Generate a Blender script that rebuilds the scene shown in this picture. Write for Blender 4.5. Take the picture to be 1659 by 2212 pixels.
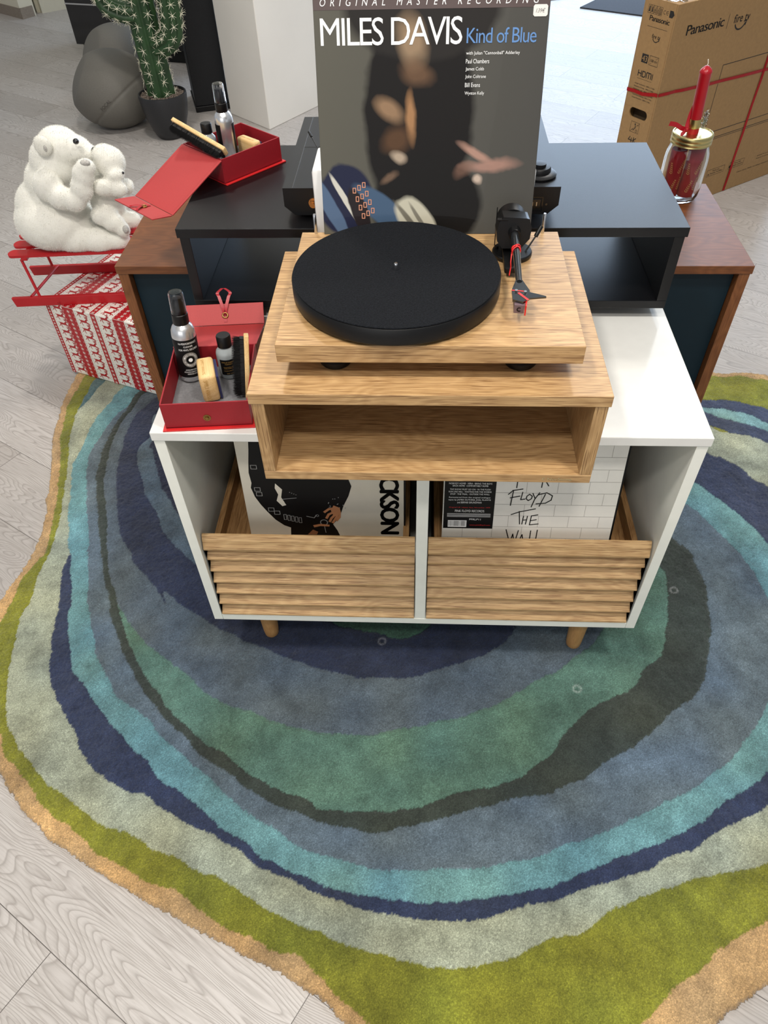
import bpy, bmesh, math, random
import numpy as np
from mathutils import Vector, Matrix
random.seed(7)
rng = np.random.default_rng(7)
S = bpy.context.scene
COL = S.collection
for o in list(bpy.data.objects):
    bpy.data.objects.remove(o)

# ------------------------------------------------------------------ camera
cd = bpy.data.cameras.new('camera'); cam = bpy.data.objects.new('camera', cd); COL.objects.link(cam)
R_ = Vector((0.99884332, 0.04192875, -0.02353727)); U_ = Vector((-0.01500075, 0.73680267, 0.67594142)); F_ = Vector((-0.0456837, 0.6748065, -0.73657938))
mw = Matrix((R_, U_, -F_)).transposed().to_4x4(); mw.translation = Vector((-0.00597, -0.81214, 1.49517))
cam.matrix_world = mw
cd.sensor_fit = 'VERTICAL'; cd.sensor_height = 36.0; cd.lens = 36.0 * 1565.25 / 2212; cd.clip_start = .02
S.camera = cam
# ------------------------------------------------------------------ world, lights, exposure
S.view_settings.view_transform = 'Standard'; S.view_settings.look = 'None'; S.view_settings.gamma = 1
S.view_settings.use_curve_mapping = False
S.view_settings.exposure = -0.08
w = bpy.data.worlds.new('world'); S.world = w; w.use_nodes = True
bg = w.node_tree.nodes['Background']; bg.inputs[0].default_value = (.86, .92, 1, 1); bg.inputs[1].default_value = .4
def area(name, loc, target, sx, sy, energy, color):
    l = bpy.data.lights.new(name, 'AREA'); l.shape = 'RECTANGLE'; l.size = sx; l.size_y = sy; l.energy = energy; l.color = color
    o = bpy.data.objects.new(name, l); COL.objects.link(o); o.location = loc
    o.rotation_euler = (Vector(target) - Vector(loc)).to_track_quat('-Z', 'Y').to_euler()
    return o
area('window_daylight', (1.86, 6.86, 2.05), (1.86, 0, 2.05), 4.2, 3.95, 255, (.60, .77, 1))
area('shopfront_daylight', (-1.2, -4.4, 2.0), (0, 0, .3), 3.6, 2.2, 36, (1, .98, .95))
for i, (lx, ly) in enumerate([(-.8, -.45), (.75, -.55), (-.8, 1.9), (1.1, 2.2), (-.1, -1.45), (-2.6, 4.2)]):
    area('ceiling_lamp', (lx, ly, 2.97), (lx, ly, 0), .24, .24, 30 if ly < 4 else 9, (1, .95, .88))

# ------------------------------------------------------------------ material helpers
def lin(c):
    return tuple(((x / 255) / 12.92 if x / 255 <= .04045 else ((x / 255 + .055) / 1.055) ** 2.4) for x in c) + (1,)
def newmat(name):
    m = bpy.data.materials.new(name); m.use_nodes = True; nt = m.node_tree
    return m, nt, nt.nodes['Principled BSDF']
def N(nt, t, ins=None, **kw):
    n = nt.nodes.new(t)
    for k, v in kw.items(): setattr(n, k, v)
    for k, v in (ins or {}).items():
        if hasattr(v, 'is_linked') or hasattr(v, 'links'): nt.links.new(v, n.inputs[k])
        else: n.inputs[k].default_value = v
    return n
def math_(nt, op, a, b=0.0, clamp=False):
    n = nt.nodes.new('ShaderNodeMath'); n.operation = op; n.use_clamp = clamp
    for i, v in enumerate((a, b)):
        if hasattr(v, 'links'): nt.links.new(v, n.inputs[i])
        else: n.inputs[i].default_value = v
    return n.outputs[0]
def mix(nt, f, a, b, mode='MIX'):
    n = nt.nodes.new('ShaderNodeMix'); n.data_type = 'RGBA'; n.blend_type = mode
    for i, v in ((0, f), (6, a), (7, b)):
        if hasattr(v, 'links'): nt.links.new(v, n.inputs[i])
        else: n.inputs[i].default_value = v
    return n.outputs[2]
def ramp(nt, f, stops):
    n = nt.nodes.new('ShaderNodeValToRGB'); nt.links.new(f, n.inputs[0]); e = n.color_ramp.elements
    while len(e) < len(stops): e.new(.5)
    for q, (p, c) in zip(e, stops): q.position = p; q.color = c
    return n.outputs[0]
def bump(nt, b, h, strength=.3, dist=.001):
    n = N(nt, 'ShaderNodeBump', {'Height': h, 'Strength': strength, 'Distance': dist}); nt.links.new(n.outputs[0], b.inputs['Normal'])
def plain(name, c, rough=.5, metal=0, spec=.5, coat=0, noise=0, nscale=40, bumps=0, bscale=300, sheen=0, bdist=.001):
    m, nt, b = newmat(name); col = lin(c)
    b.inputs['Roughness'].default_value = rough; b.inputs['Metallic'].default_value = metal
    b.inputs['Specular IOR Level'].default_value = spec; b.inputs['Coat Weight'].default_value = coat; b.inputs['Coat Roughness'].default_value = .05
    if sheen: b.inputs['Sheen Weight'].default_value = sheen
    tc = N(nt, 'ShaderNodeTexCoord')
    n1 = N(nt, 'ShaderNodeTexNoise', {'Vector': tc.outputs['Object'], 'Scale': nscale, 'Detail': 5.0})
    k = max(noise, .02)
    lo = tuple(x * (1 - k) for x in col[:3]) + (1,); hi = tuple(min(1, x * (1 + k)) for x in col[:3]) + (1,)
    nt.links.new(ramp(nt, n1.outputs[0], [(.3, lo), (.7, hi)]), b.inputs['Base Color'])
    if bumps:
        n2 = N(nt, 'ShaderNodeTexNoise', {'Vector': tc.outputs['Object'], 'Scale': bscale, 'Detail': 4.0})
        bump(nt, b, n2.outputs[0], bumps, bdist)
    return m
def wood(name, light, mid, dark, axis=0, rough=.45, spec=.4, k=1.0, coat=0, pore=.8):
    m, nt, b = newmat(name)
    tc = N(nt, 'ShaderNodeTexCoord')
    def mp(along, across):
        s = [across] * 3; s[axis] = along
        return N(nt, 'ShaderNodeMapping', {'Vector': tc.outputs['Object'], 'Scale': tuple(s)}).outputs[0]
    warp = N(nt, 'ShaderNodeTexNoise', {'Vector': mp(1.6, 4.5), 'Scale': 1.3 * k, 'Detail': 3.0, 'Roughness': .55}).outputs[0]
    rings = math_(nt, 'FRACT', math_(nt, 'MULTIPLY', warp, 26.0))
    rings = math_(nt, 'ABSOLUTE', math_(nt, 'SUBTRACT', math_(nt, 'MULTIPLY', rings, 2.0), 1.0))
    fib = N(nt, 'ShaderNodeTexNoise', {'Vector': mp(8, 330), 'Scale': 1.5, 'Detail': 6.0, 'Roughness': .65}).outputs[0]
    por = N(nt, 'ShaderNodeTexNoise', {'Vector': mp(16, 520), 'Scale': 1.2, 'Detail': 2.5}).outputs[0]
    c = mix(nt, math_(nt, 'MULTIPLY', rings, .8), lin(light), lin(mid))
    c = mix(nt, ramp(nt, fib, [(.40, (0, 0, 0, 1)), (.75, (.62, .62, .62, 1))]), c, lin(dark))
    c = mix(nt, ramp(nt, por, [(.55, (0, 0, 0, 1)), (.62, (pore,) * 3 + (1,))]), c, lin(dark))
    nt.links.new(c, b.inputs['Base Color'])
    b.inputs['Roughness'].default_value = rough; b.inputs['Specular IOR Level'].default_value = spec; b.inputs['Coat Weight'].default_value = coat
    bump(nt, b, fib, .12, .001)
    return m
def glassy(name, c, rough=.02, ior=1.45):
    m, nt, b = newmat(name); b.inputs['Base Color'].default_value = lin(c); b.inputs['Transmission Weight'].default_value = 1
    b.inputs['Roughness'].default_value = rough; b.inputs['IOR'].default_value = ior
    return m

# ------------------------------------------------------------------ object helpers
def thing(name, label, cat, loc=(0, 0, 0), rotz=0, group=None):
    o = bpy.data.objects.new(name, None); COL.objects.link(o); o.empty_display_size = .05
    o.location = loc; o.rotation_euler = (0, 0, rotz); o['label'] = label; o['category'] = cat
    if group: o['group'] = group
    return o
def part(name, mb, mat, parent=None, label=None, local=False, smooth=None, kind=None):
    """link mb (world coordinates, or the thing's own if local) as ONE mesh object"""
    bm = mb.bm if isinstance(mb, MB) else mb
    off = Vector((0, 0, 0)); p = parent
    while p is not None: off += p.location; p = p.parent
    if not local: bmesh.ops.translate(bm, verts=bm.verts, vec=-off)
    me = bpy.data.meshes.new(name); bm.normal_update(); bm.to_mesh(me); bm.free()
    for mt in (mat if isinstance(mat, (list, tuple)) else [mat]): me.materials.append(mt)
    o = bpy.data.objects.new(name, me); COL.objects.link(o)
    if parent is not None: o.parent = parent
    if label: o['label'] = label
    if kind: o['kind'] = kind
    if smooth: me.polygons.foreach_set('use_smooth', [True] * len(me.polygons)); me.set_sharp_from_angle(angle=math.radians(smooth)) if hasattr(me, 'set_sharp_from_angle') else None
    return o
def single(name, mb, mat, label, cat, base, smooth=None, group=None):
    bm = mb.bm if isinstance(mb, MB) else mb
    bmesh.ops.translate(bm, verts=bm.verts, vec=-Vector(base))
    o = part(name, bm, mat, None, smooth=smooth); o.location = base; o['label'] = label; o['category'] = cat
    if group: o['group'] = group
    return o
def struct(name, mb, mat, smooth=None):
    o = part(name, mb, mat, smooth=smooth); o['kind'] = 'structure'; return o
class Fr:   # a flat frame: origin, right, up; n points out of the face
    def __init__(s, o, r, u):
        s.o = Vector(o); s.r = Vector(r).normalized(); s.u = Vector(u).normalized(); s.n = s.r.cross(s.u)
    def __call__(s, a, b, d=0): return s.o + s.r * a + s.u * b + s.n * d
class MB:
    def __init__(s): s.bm = bmesh.new(); s.mi = 0
    def _v(s, pts): return [s.bm.verts.new(p) for p in pts]
    def _f(s, vs):
        try:
            f = s.bm.faces.new(vs); f.material_index = s.mi; return f
        except ValueError: return None
    def hexa(s, c, bev=0):   # c: 8 corners, bottom 4 then top 4
        v = s._v(c); fs = [s._f([v[i] for i in q]) for q in ((3, 2, 1, 0), (4, 5, 6, 7), (0, 1, 5, 4), (1, 2, 6, 5), (2, 3, 7, 6), (3, 0, 4, 7))]
        if bev:
            es = list({e for f in fs for e in f.edges})
            r = bmesh.ops.bevel(s.bm, geom=es, offset=bev, segments=2, affect='EDGES', profile=.5, clamp_overlap=True)
            for f in r['faces']: f.material_index = s.mi
        return s
    def box(s, x0, x1, y0, y1, z0, z1, bev=.0008):
        return s.hexa([(x0, y0, z0), (x1, y0, z0), (x1, y1, z0), (x0, y1, z0), (x0, y0, z1), (x1, y0, z1), (x1, y1, z1), (x0, y1, z1)], bev)
    def fbox(s, fr, a0, a1, b0, b1, d0, d1, bev=.0008):  # box in a frame, d along n
        return s.hexa([fr(a0, b0, d1), fr(a1, b0, d1), fr(a1, b0, d0), fr(a0, b0, d0), fr(a0, b1, d1), fr(a1, b1, d1), fr(a1, b1, d0), fr(a0, b1, d0)], bev)
    def cyl(s, p0, p1, r0, r1=None, seg=24, cap=True):
        r1 = r0 if r1 is None else r1; p0, p1 = Vector(p0), Vector(p1); z = (p1 - p0).normalized()
        x = z.orthogonal().normalized(); y = z.cross(x)
        A = s._v([p0 + (x * math.cos(t) + y * math.sin(t)) * r0 for t in [2 * math.pi * i / seg for i in range(seg)]])
        B = s._v([p1 + (x * math.cos(t) + y * math.sin(t)) * r1 for t in [2 * math.pi * i / seg for i in range(seg)]])
        for i in range(seg): s._f([A[i], A[(i + 1) % seg], B[(i + 1) % seg], B[i]])
        if cap: s._f(A[::-1]); s._f(B)
        return s
    def lathe(s, prof, c=(0, 0, 0), seg=48, axis=(0, 0, 1), sx=1, sy=1):
        c = Vector(c); z = Vector(axis).normalized(); x = Vector((1, 0, 0)) if abs(z.x) < .9 else Vector((0, 1, 0)); x = (x - z * x.dot(z)).normalized(); y = z.cross(x)
        rings = []
        for r, h in prof:
            if r < 1e-6: rings.append(s._v([c + z * h]))
            else: rings.append(s._v([c + z * h + x * (r * sx * math.cos(2 * math.pi * i / seg)) + y * (r * sy * math.sin(2 * math.pi * i / seg)) for i in range(seg)]))
        for A, B in zip(rings, rings[1:]):
            for i in range(seg):
                j = (i + 1) % seg
                if len(A) == 1 and len(B) > 1: s._f([A[0], B[j], B[i]])
                elif len(B) == 1 and len(A) > 1: s._f([A[i], A[j], B[0]])
                elif len(A) > 1: s._f([A[i], A[j], B[j], B[i]])
        return s
    def tube(s, pts, r, seg=8, cap=True, closed=False):
        pts = [Vector(p) for p in pts]; n = len(pts); rs = r if isinstance(r, (list, tuple)) else [r] * n
        up = None; rings = []
        for i, p in enumerate(pts):
            a = pts[i - 1] if (i or closed) else p; b = pts[(i + 1) % n] if (i < n - 1 or closed) else p
            t = (b - a).normalized()
            if up is None: up = t.orthogonal().normalized()
            up = (up - t * up.dot(t)).normalized(); v = t.cross(up)
            rings.append(s._v([p + (up * math.cos(2 * math.pi * k / seg) + v * math.sin(2 * math.pi * k / seg)) * rs[i] for k in range(seg)]))
        prs = list(zip(rings, rings[1:])) + ([(rings[-1], rings[0])] if closed else [])
        for A, B in prs:
            for k in range(seg): s._f([A[k], A[(k + 1) % seg], B[(k + 1) % seg], B[k]])
        if cap and not closed: s._f(rings[0][::-1]); s._f(rings[-1])
        return s
    def poly(s, fr, pts, d=.0004):
        s._f(s._v([fr(a, b, d) for a, b in pts])); return s
    def prism(s, fr, pts, d0, d1):
        A = s._v([fr(a, b, d0) for a, b in pts]); B = s._v([fr(a, b, d1) for a, b in pts]); n = len(pts)
        s._f(A[::-1]); s._f(B)
        for i in range(n): s._f([A[i], A[(i + 1) % n], B[(i + 1) % n], B[i]])
        return s
    def line(s, fr, pts, w, d=.0004):
        for (a0, b0), (a1, b1) in zip(pts, pts[1:]):
            L = math.hypot(a1 - a0, b1 - b0) or 1e-6; nx, ny = -(b1 - b0) / L * w / 2, (a1 - a0) / L * w / 2; ex, ey = (a1 - a0) / L * w * .3, (b1 - b0) / L * w * .3
            s.poly(fr, [(a0 - ex - nx, b0 - ey - ny), (a1 + ex - nx, b1 + ey - ny), (a1 + ex + nx, b1 + ey + ny), (a0 - ex + nx, b0 - ey + ny)], d); d += .00001
        return s
    def rect(s, fr, a0, a1, b0, b1, d=.0004): return s.poly(fr, [(a0, b0), (a1, b0), (a1, b1), (a0, b1)], d)
    def frame(s, fr, a0, a1, b0, b1, w, d=.0004): return s.line(fr, [(a0, b0), (a1, b0), (a1, b1), (a0, b1), (a0, b0)], w, d)
    def disc(s, fr, a, b, r, d=.0004, r2=None, seg=32, t0=0, t1=2 * math.pi):
        if r2 is None: return s.poly(fr, [(a + r * math.cos(2 * math.pi * i / seg), b + r * math.sin(2 * math.pi * i / seg)) for i in range(seg)], d)
        ts = [t0 + (t1 - t0) * i / seg for i in range(seg + 1)]
        for p, q in zip(ts, ts[1:]): s.poly(fr, [(a + r2 * math.cos(p), b + r2 * math.sin(p)), (a + r * math.cos(p), b + r * math.sin(p)), (a + r * math.cos(q), b + r * math.sin(q)), (a + r2 * math.cos(q), b + r2 * math.sin(q))], d)
        return s
    def ell(s, c, r, rot=(0, 0, 0), sub=3):
        m = Matrix.Translation(Vector(c)) @ Matrix.Rotation(rot[2], 4, 'Z') @ Matrix.Rotation(rot[1], 4, 'Y') @ Matrix.Rotation(rot[0], 4, 'X') @ Matrix.Diagonal((r[0], r[1], r[2], 1))
        g = bmesh.ops.create_icosphere(s.bm, subdivisions=sub, radius=1, matrix=m)
        for v in g['verts']:
            for f in v.link_faces: f.material_index = s.mi
        return s
def text_mesh(body, w, h, mapf, shear=0, sp=1.0, mb=None):
    """printed lettering: fitted to w x h and laid on a surface by mapf(x, y)"""
    cu = bpy.data.curves.new('t', 'FONT'); cu.body = body; cu.shear = shear; cu.space_character = sp; cu.resolution_u = 3; cu.size = 1
    o = bpy.data.objects.new('t', cu); COL.objects.link(o); bpy.context.view_layer.update()
    me = bpy.data.meshes.new_from_object(o.evaluated_get(bpy.context.evaluated_depsgraph_get()))
    vs = [v.co.copy() for v in me.vertices]; fs = [tuple(p.vertices) for p in me.polygons]
    bpy.data.objects.remove(o); bpy.data.curves.remove(cu); bpy.data.meshes.remove(me)
    if not vs: return mb or MB()
    x0, x1 = min(v.x for v in vs), max(v.x for v in vs); y0, y1 = min(v.y for v in vs), max(v.y for v in vs)
    mb = mb or MB()
    V = mb._v([mapf((v.x - x0) / (x1 - x0) * w, (v.y - y0) / (y1 - y0) * h) for v in vs])
    for f in fs: mb._f([V[i] for i in f])
    return mb
def onf(fr, a, b, d=.0005): return lambda x, y: fr(a + x, b + y, d)
def strokes(mb, fr, a, b, w, h, st, lw, d=.0006):
    for s_ in st: mb.line(fr, [(a + x * w, b + y * h) for x, y in s_], lw, d)
def blob(name, ells, mat, parent, voxel=.006, smooth=6, clip=None, fur=0, furlen=.005, label=None):
    """one continuous body grown from overlapping volumes"""
    mb = MB()
    for e in ells: mb.ell(e[:3], e[3:6], e[6] if len(e) > 6 else (0, 0, 0), 3)
    me = bpy.data.meshes.new('b'); mb.bm.to_mesh(me); mb.bm.free(); o = bpy.data.objects.new('b', me); COL.objects.link(o)
    m = o.modifiers.new('r', 'REMESH'); m.mode = 'VOXEL'; m.voxel_size = voxel
    m = o.modifiers.new('s', 'SMOOTH'); m.iterations = smooth; m.factor = .6
    bpy.context.view_layer.update()
    m2 = bpy.data.meshes.new_from_object(o.evaluated_get(bpy.context.evaluated_depsgraph_get())); bpy.data.objects.remove(o)
    bm = bmesh.new(); bm.from_mesh(m2); bpy.data.meshes.remove(m2); bm.normal_update()
    if clip is not None:
        for v in bm.verts: v.co.z = max(v.co.z, clip)
    if fur:
        bm.faces.ensure_lookup_table(); fl = list(bm.faces)
        for i in range(fur):
            f = fl[random.randrange(len(fl))]; c = f.calc_center_median(); n = f.normal
            if n.length < .5: continue
            t = Vector((random.gauss(0, 1), random.gauss(0, 1), random.gauss(0, 1))); t = (t - n * t.dot(n)).normalized()
            c = c + t * random.uniform(-1, 1) * voxel * .5; d = (n + t * random.uniform(0, .7) + Vector((0, 0, -.25))).normalized() * furlen * random.uniform(.5, 1.1); s_ = n.cross(t) * .00035
            a = [bm.verts.new(q) for q in (c - s_ - n * .0006, c + s_ - n * .0006, c + d)]; bm.faces.new(a)
    return part(name, bm, mat, parent, label=label, smooth=180)
def curve_pts(pts, n=8, closed=False):
    P_ = [Vector(p) for p in pts]; out = []; m = len(P_)
    for i in range(m if closed else m - 1):
        g = lambda j: P_[j % m] if closed else P_[max(0, min(m - 1, j))]
        a, b, c, d = g(i - 1), g(i), g(i + 1), g(i + 2)
        for k in range(n):
            t = k / n; out.append(.5 * ((2 * b) + (c - a) * t + (2 * a - 5 * b + 4 * c - d) * t * t + (3 * b - a - 3 * c + d) * t ** 3))
    if not closed: out.append(P_[-1])
    return out

# ------------------------------------------------------------------ materials
M_white = plain('white_lacquer', (226, 226, 222), .13, coat=.6, noise=.01)
M_whitematt = plain('white_board', (240, 241, 232), .32, noise=.01)
M_oak = wood('oak', (204, 167, 118), (182, 145, 98), (130, 95, 60), 0, .42)
M_oaky = wood('oak_depth_grain', (198, 160, 112), (180, 140, 95), (140, 103, 64), 1, .45)
M_oakz = wood('oak_upright_grain', (196, 160, 112), (174, 138, 93), (124, 90, 56), 2, .45)
M_slat = wood('slatted_oak', (212, 177, 128), (190, 153, 106), (140, 104, 68), 0, .5, k=.8)
M_crate = wood('crate_oak', (176, 136, 90), (156, 116, 72), (120, 84, 50), 1, .55)
M_oakleg = wood('leg_oak', (196, 150, 96), (184, 136, 84), (160, 114, 66), 2, .4, pore=.3)
M_wal = wood('walnut', (126, 76, 40), (106, 60, 29), (72, 39, 19), 0, .42, spec=.45, pore=.5)
M_walz = wood('walnut_upright', (134, 84, 47), (114, 68, 36), (84, 48, 25), 2, .45, pore=.5)
M_navy = plain('navy_panel', (11, 32, 42), .5, spec=.3, noise=.05)
M_black = plain('black_laminate', (11, 11, 13), .34, spec=.4, bumps=.12, bscale=900)
M_blackm = plain('matt_black_plastic', (12, 12, 13), .4, spec=.35, bumps=.1, bscale=800)
M_blackg = plain('gloss_black', (8, 8, 9), .08, coat=.5)
M_felt = plain('black_felt', (21, 23, 27), 1, spec=.1, noise=.5, nscale=420, bumps=1, bscale=600, sheen=.03)
M_chrome = plain('chrome', (215, 215, 215), .15, metal=1)
M_gold = plain('gold_lid', (205, 190, 130), .28, metal=1, noise=.03)
M_brass = plain('antique_brass', (150, 120, 70), .35, metal=1)
M_copper = plain('copper_plug', (190, 142, 92), .3, metal=1)
M_carbon = plain('carbon_tube', (30, 32, 34), .12, coat=1, noise=.4, nscale=900)
M_redbox = plain('red_bookcloth', (146, 18, 30), .6, noise=.06, nscale=400, bumps=.4, bscale=1500, bdist=.0004)
M_redlid = plain('red_paper_lining', (172, 56, 56), .55, noise=.05, nscale=500, bumps=.3, bscale=1500, bdist=.0004)
M_redrib = plain('red_ribbon', (165, 16, 32), .4)
M_redpaint = plain('red_paint', (180, 18, 28), .38, noise=.05, nscale=25)
M_cable = plain('red_rubber_band', (225, 40, 40), .4)
M_foam = plain('grey_foam', (110, 110, 112), .9, noise=.15, nscale=250, bumps=.8, bscale=500)
M_alu = plain('brushed_aluminium', (225, 226, 228), .26, metal=.85, noise=.04, nscale=60)
M_label = plain('black_label', (9, 9, 10), .5, spec=.25)
M_print = plain('white_print', (238, 238, 236), .5)
M_grey = plain('grey_print', (150, 150, 148), .4)
M_goldp = plain('gold_print', (190, 150, 80), .4)
M_clear = glassy('clear_plastic', (250, 250, 252), .02, 1.42)
M_glass = glassy('jar_glass', (252, 254, 253), .0, 1.45)
M_liquid = glassy('clear_fluid_bottle', (214, 222, 224), .06, 1.4)
M_liquid.node_tree.nodes['Principled BSDF'].inputs['Transmission Weight'].default_value = .62
M_pine = wood('pine_block', (232, 200, 146), (216, 180, 122), (190, 150, 92), 1, .5, pore=.2)
M_velvet = plain('blue_velvet', (16, 22, 74), .9, sheen=.15)
M_bristle = plain('black_bristles', (10, 10, 11), .6)
M_fur = plain('white_plush', (238, 236, 227), .95, noise=.03, nscale=60, sheen=.4)
M_furpad = plain('grey_plush_pad', (186, 182, 176), .95, noise=.3, nscale=300)
M_eye = plain('black_bead', (5, 5, 5), .08, coat=1)
M_card = plain('brown_cardboard', (160, 126, 82), .72, noise=.06, nscale=90, bumps=.15, bscale=400)
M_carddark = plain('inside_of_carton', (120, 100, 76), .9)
M_ink = plain('black_ink', (30, 26, 22), .6)
M_redfoil = plain('red_foil_ribbon', (176, 14, 20), .16, metal=.6)
M_wax = plain('red_candle_wax', (166, 16, 30), .32, noise=.04)
M_redpap = plain('dark_red_paper', (150, 16, 28), .6, noise=.1, nscale=60)
M_wick = plain('wick', (230, 225, 210), .8)
M_silver = plain('silver_tinsel', (190, 192, 185), .25, metal=1)
M_pouf = plain('taupe_polymer', (106, 103, 96), .62, noise=.06, nscale=200, bumps=.2, bscale=700)
M_pouf2 = plain('taupe_polymer_dark', (84, 81, 76), .6, noise=.05)
M_pot = plain('anthracite_pot', (36, 37, 40), .42)
M_gravel = plain('brown_gravel', (104, 92, 82), .9, noise=.5, nscale=70)
M_cact = plain('cactus_skin', (36, 66, 33), .5, noise=.35, nscale=14, bumps=.3, bscale=80)
M_spine = plain('cactus_spine', (232, 228, 205), .6)
M_blkwood = wood('black_ash', (20, 22, 26), (16, 18, 22), (6, 7, 9), 0, .5)
M_wallc = plain('cream_wall', (214, 208, 188), .85, noise=.02, nscale=4, bumps=.15, bscale=120)
M_wallw = plain('white_wall', (236, 232, 224), .85, noise=.01, nscale=4, bumps=.1, bscale=150)
M_skirt = wood('skirting', (150, 138, 124), (138, 126, 112), (116, 104, 92), 0, .5)
M_mat = plain('charcoal_mat', (58, 60, 66), .95, noise=.3, nscale=300, bumps=.5)
M_paper = plain('cream_sleeve', (214, 208, 192), .35, coat=.3, noise=.01)
M_tan = plain('tan_print', (190, 130, 90), .4)
M_redink = plain('red_print', (200, 40, 40), .5)

def floor_mat():
    m, nt, b = newmat('grey_oak_planks'); tc = N(nt, 'ShaderNodeTexCoord')
    a = math.radians(31)
    mp = N(nt, 'ShaderNodeMapping', {'Vector': tc.outputs['Object'], 'Rotation': (0, 0, a), 'Location': (-.146, .172, 0)}).outputs[0]
    br = N(nt, 'ShaderNodeTexBrick', {'Vector': mp, 'Scale': 1.0, 'Mortar Size': .0008, 'Mortar Smooth': .1, 'Bias': 0.0, 'Brick Width': 1.17, 'Row Height': .2095,
        'Color1': (0, 0, 0, 1), 'Color2': (1, 1, 1, 1), 'Mortar': (.5, .5, .5, 1)}, offset=.37, squash=1.0)
    rnd = math_(nt, 'MULTIPLY', br.outputs['Color'], 43.0)
    sep = N(nt, 'ShaderNodeSeparateXYZ', {0: mp})
    vec = N(nt, 'ShaderNodeCombineXYZ', {0: math_(nt, 'ADD', sep.outputs[0], rnd), 1: sep.outputs[1], 2: rnd}).outputs[0]
    low = N(nt, 'ShaderNodeMapping', {'Vector': vec, 'Scale': (1.1, 5.5, 1)}).outputs[0]
    warp = N(nt, 'ShaderNodeTexNoise', {'Vector': low, 'Scale': 1.35, 'Detail': 2.0, 'Roughness': .45, 'Distortion': .35}).outputs[0]
    ring = math_(nt, 'FRACT', math_(nt, 'MULTIPLY', warp, 62.0))
    line = ramp(nt, ring, [(0, (1, 1, 1, 1)), (.16, (.4, .4, .4, 1)), (.5, (0, 0, 0, 1)), (.88, (0, 0, 0, 1)), (1, (1, 1, 1, 1))])
    f2 = N(nt, 'ShaderNodeMapping', {'Vector': vec, 'Scale': (14, 210, 1)}).outputs[0]
    fib = N(nt, 'ShaderNodeTexNoise', {'Vector': f2, 'Scale': 1.0, 'Detail': 5.0, 'Roughness': .65}).outputs[0]
    c = mix(nt, br.outputs['Color'], lin((180, 174, 169)), lin((198, 193, 189)))
    c = mix(nt, math_(nt, 'MULTIPLY', line, .55), c, lin((132, 125, 119)))
    c = mix(nt, ramp(nt, fib, [(.45, (0, 0, 0, 1)), (.75, (.7, .7, .7, 1))]), c, lin((150, 142, 136)))
    c = mix(nt, br.outputs['Fac'], c, lin((96, 90, 86)))
    nt.links.new(c, b.inputs['Base Color'])
    b.inputs['Roughness'].default_value = .38; b.inputs['Specular IOR Level'].default_value = .45
    h = math_(nt, 'ADD', math_(nt, 'MULTIPLY', line, -.4), math_(nt, 'MULTIPLY', fib, -.5))
    h = math_(nt, 'ADD', h, math_(nt, 'MULTIPLY', br.outputs['Fac'], -2.0))
    bump(nt, b, h, .35, .0012)
    return m
M_floor = floor_mat()

# ------------------------------------------------------------------ the room
struct('floor', MB().box(-6.5, 5.5, -5, 9, -.05, 0, 0), M_floor)
struct('ceiling', MB().box(-6.5, 5.5, -5, 9, 4.2, 4.3, 0), M_wallw)
wb = MB(); wb.box(-6.5, -.35, 7.0, 7.15, 0, 4.2, 0); wb.box(4.1, 5.5, 7.0, 7.15, 0, 4.2, 0)
struct('wall_back', wb, M_wallc)
wf = MB()
for x_ in (-.35, 1.05, 2.5, 4.0): wf.box(x_, x_ + .05, 6.9, 6.98, 0, 4.15)
wf.box(-.35, 4.05, 6.9, 6.98, 0, .06); wf.box(-.35, 4.05, 6.9, 6.98, 4.1, 4.19)
struct('window_1', wf, plain('window_frame_grey', (60, 62, 66), .5))
# left wall: a return wall with a recess, seen at the top left
d1 = Vector((.81, -.59, 0)); p0 = Vector((-3.129, 5.707, 0)); d2 = Vector((.56, .83, 0)).normalized()
def wallseg(mb, a, b, th, z0, z1):
    a, b = Vector(a), Vector(b); n = (b - a).normalized().cross(Vector((0, 0, 1))) * -th
    mb.hexa([(q.x, q.y, z) for z in (z0, z1) for q in (a, b, b + n, a + n)])
wl = MB(); wallseg(wl, p0 - d1 * 3.5, p0, .12, 0, 4.199); wallseg(wl, p0 + d2 * .02, p0 + d2 * .11, .10, 0, 4.199)
struct('wall_left', wl, M_wallc)
bl = MB(); wallseg(bl, p0 - d1 * 3.5 + Vector((.0, -.012, 0)), p0 + Vector((.008, -.014, 0)), .012, 0, .07); wallseg(bl, p0 + Vector((.008, -.014, 0)), p0 + Vector((.008, -.014, 0)) + d2 * .11, .012, 0, .07)
struct('baseboard_left', bl, M_skirt)
wr = MB(); q0 = Vector((-3.03, 5.86, 0)); wallseg(wr, q0, q0 + Vector((1.15, .95, 0)), .15, 0, 4.199); wallseg(wr, q0 + Vector((-.05, .02, 0)), q0 + Vector((-.02, .045, 0)), .08, 0, 4.199)
struct('trim_1', wr, plain('rough_cream_plaster', (206, 200, 180), .9, bumps=.6, bscale=60))
# square pillar
pc = Vector((-.843, 3.383, 0)); ea = Vector((.54, .842, 0)).normalized(); eb = Vector((-.72, .69, 0)).normalized()
pm = MB(); c4 = [pc, pc + ea * 1.0, pc + ea * 1.0 + eb * .365, pc + eb * .365]
pm.hexa([(q.x, q.y, z) for z in (0, 4.199) for q in c4], .004)
struct('wall_pillar', pm, M_wallw)

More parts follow.
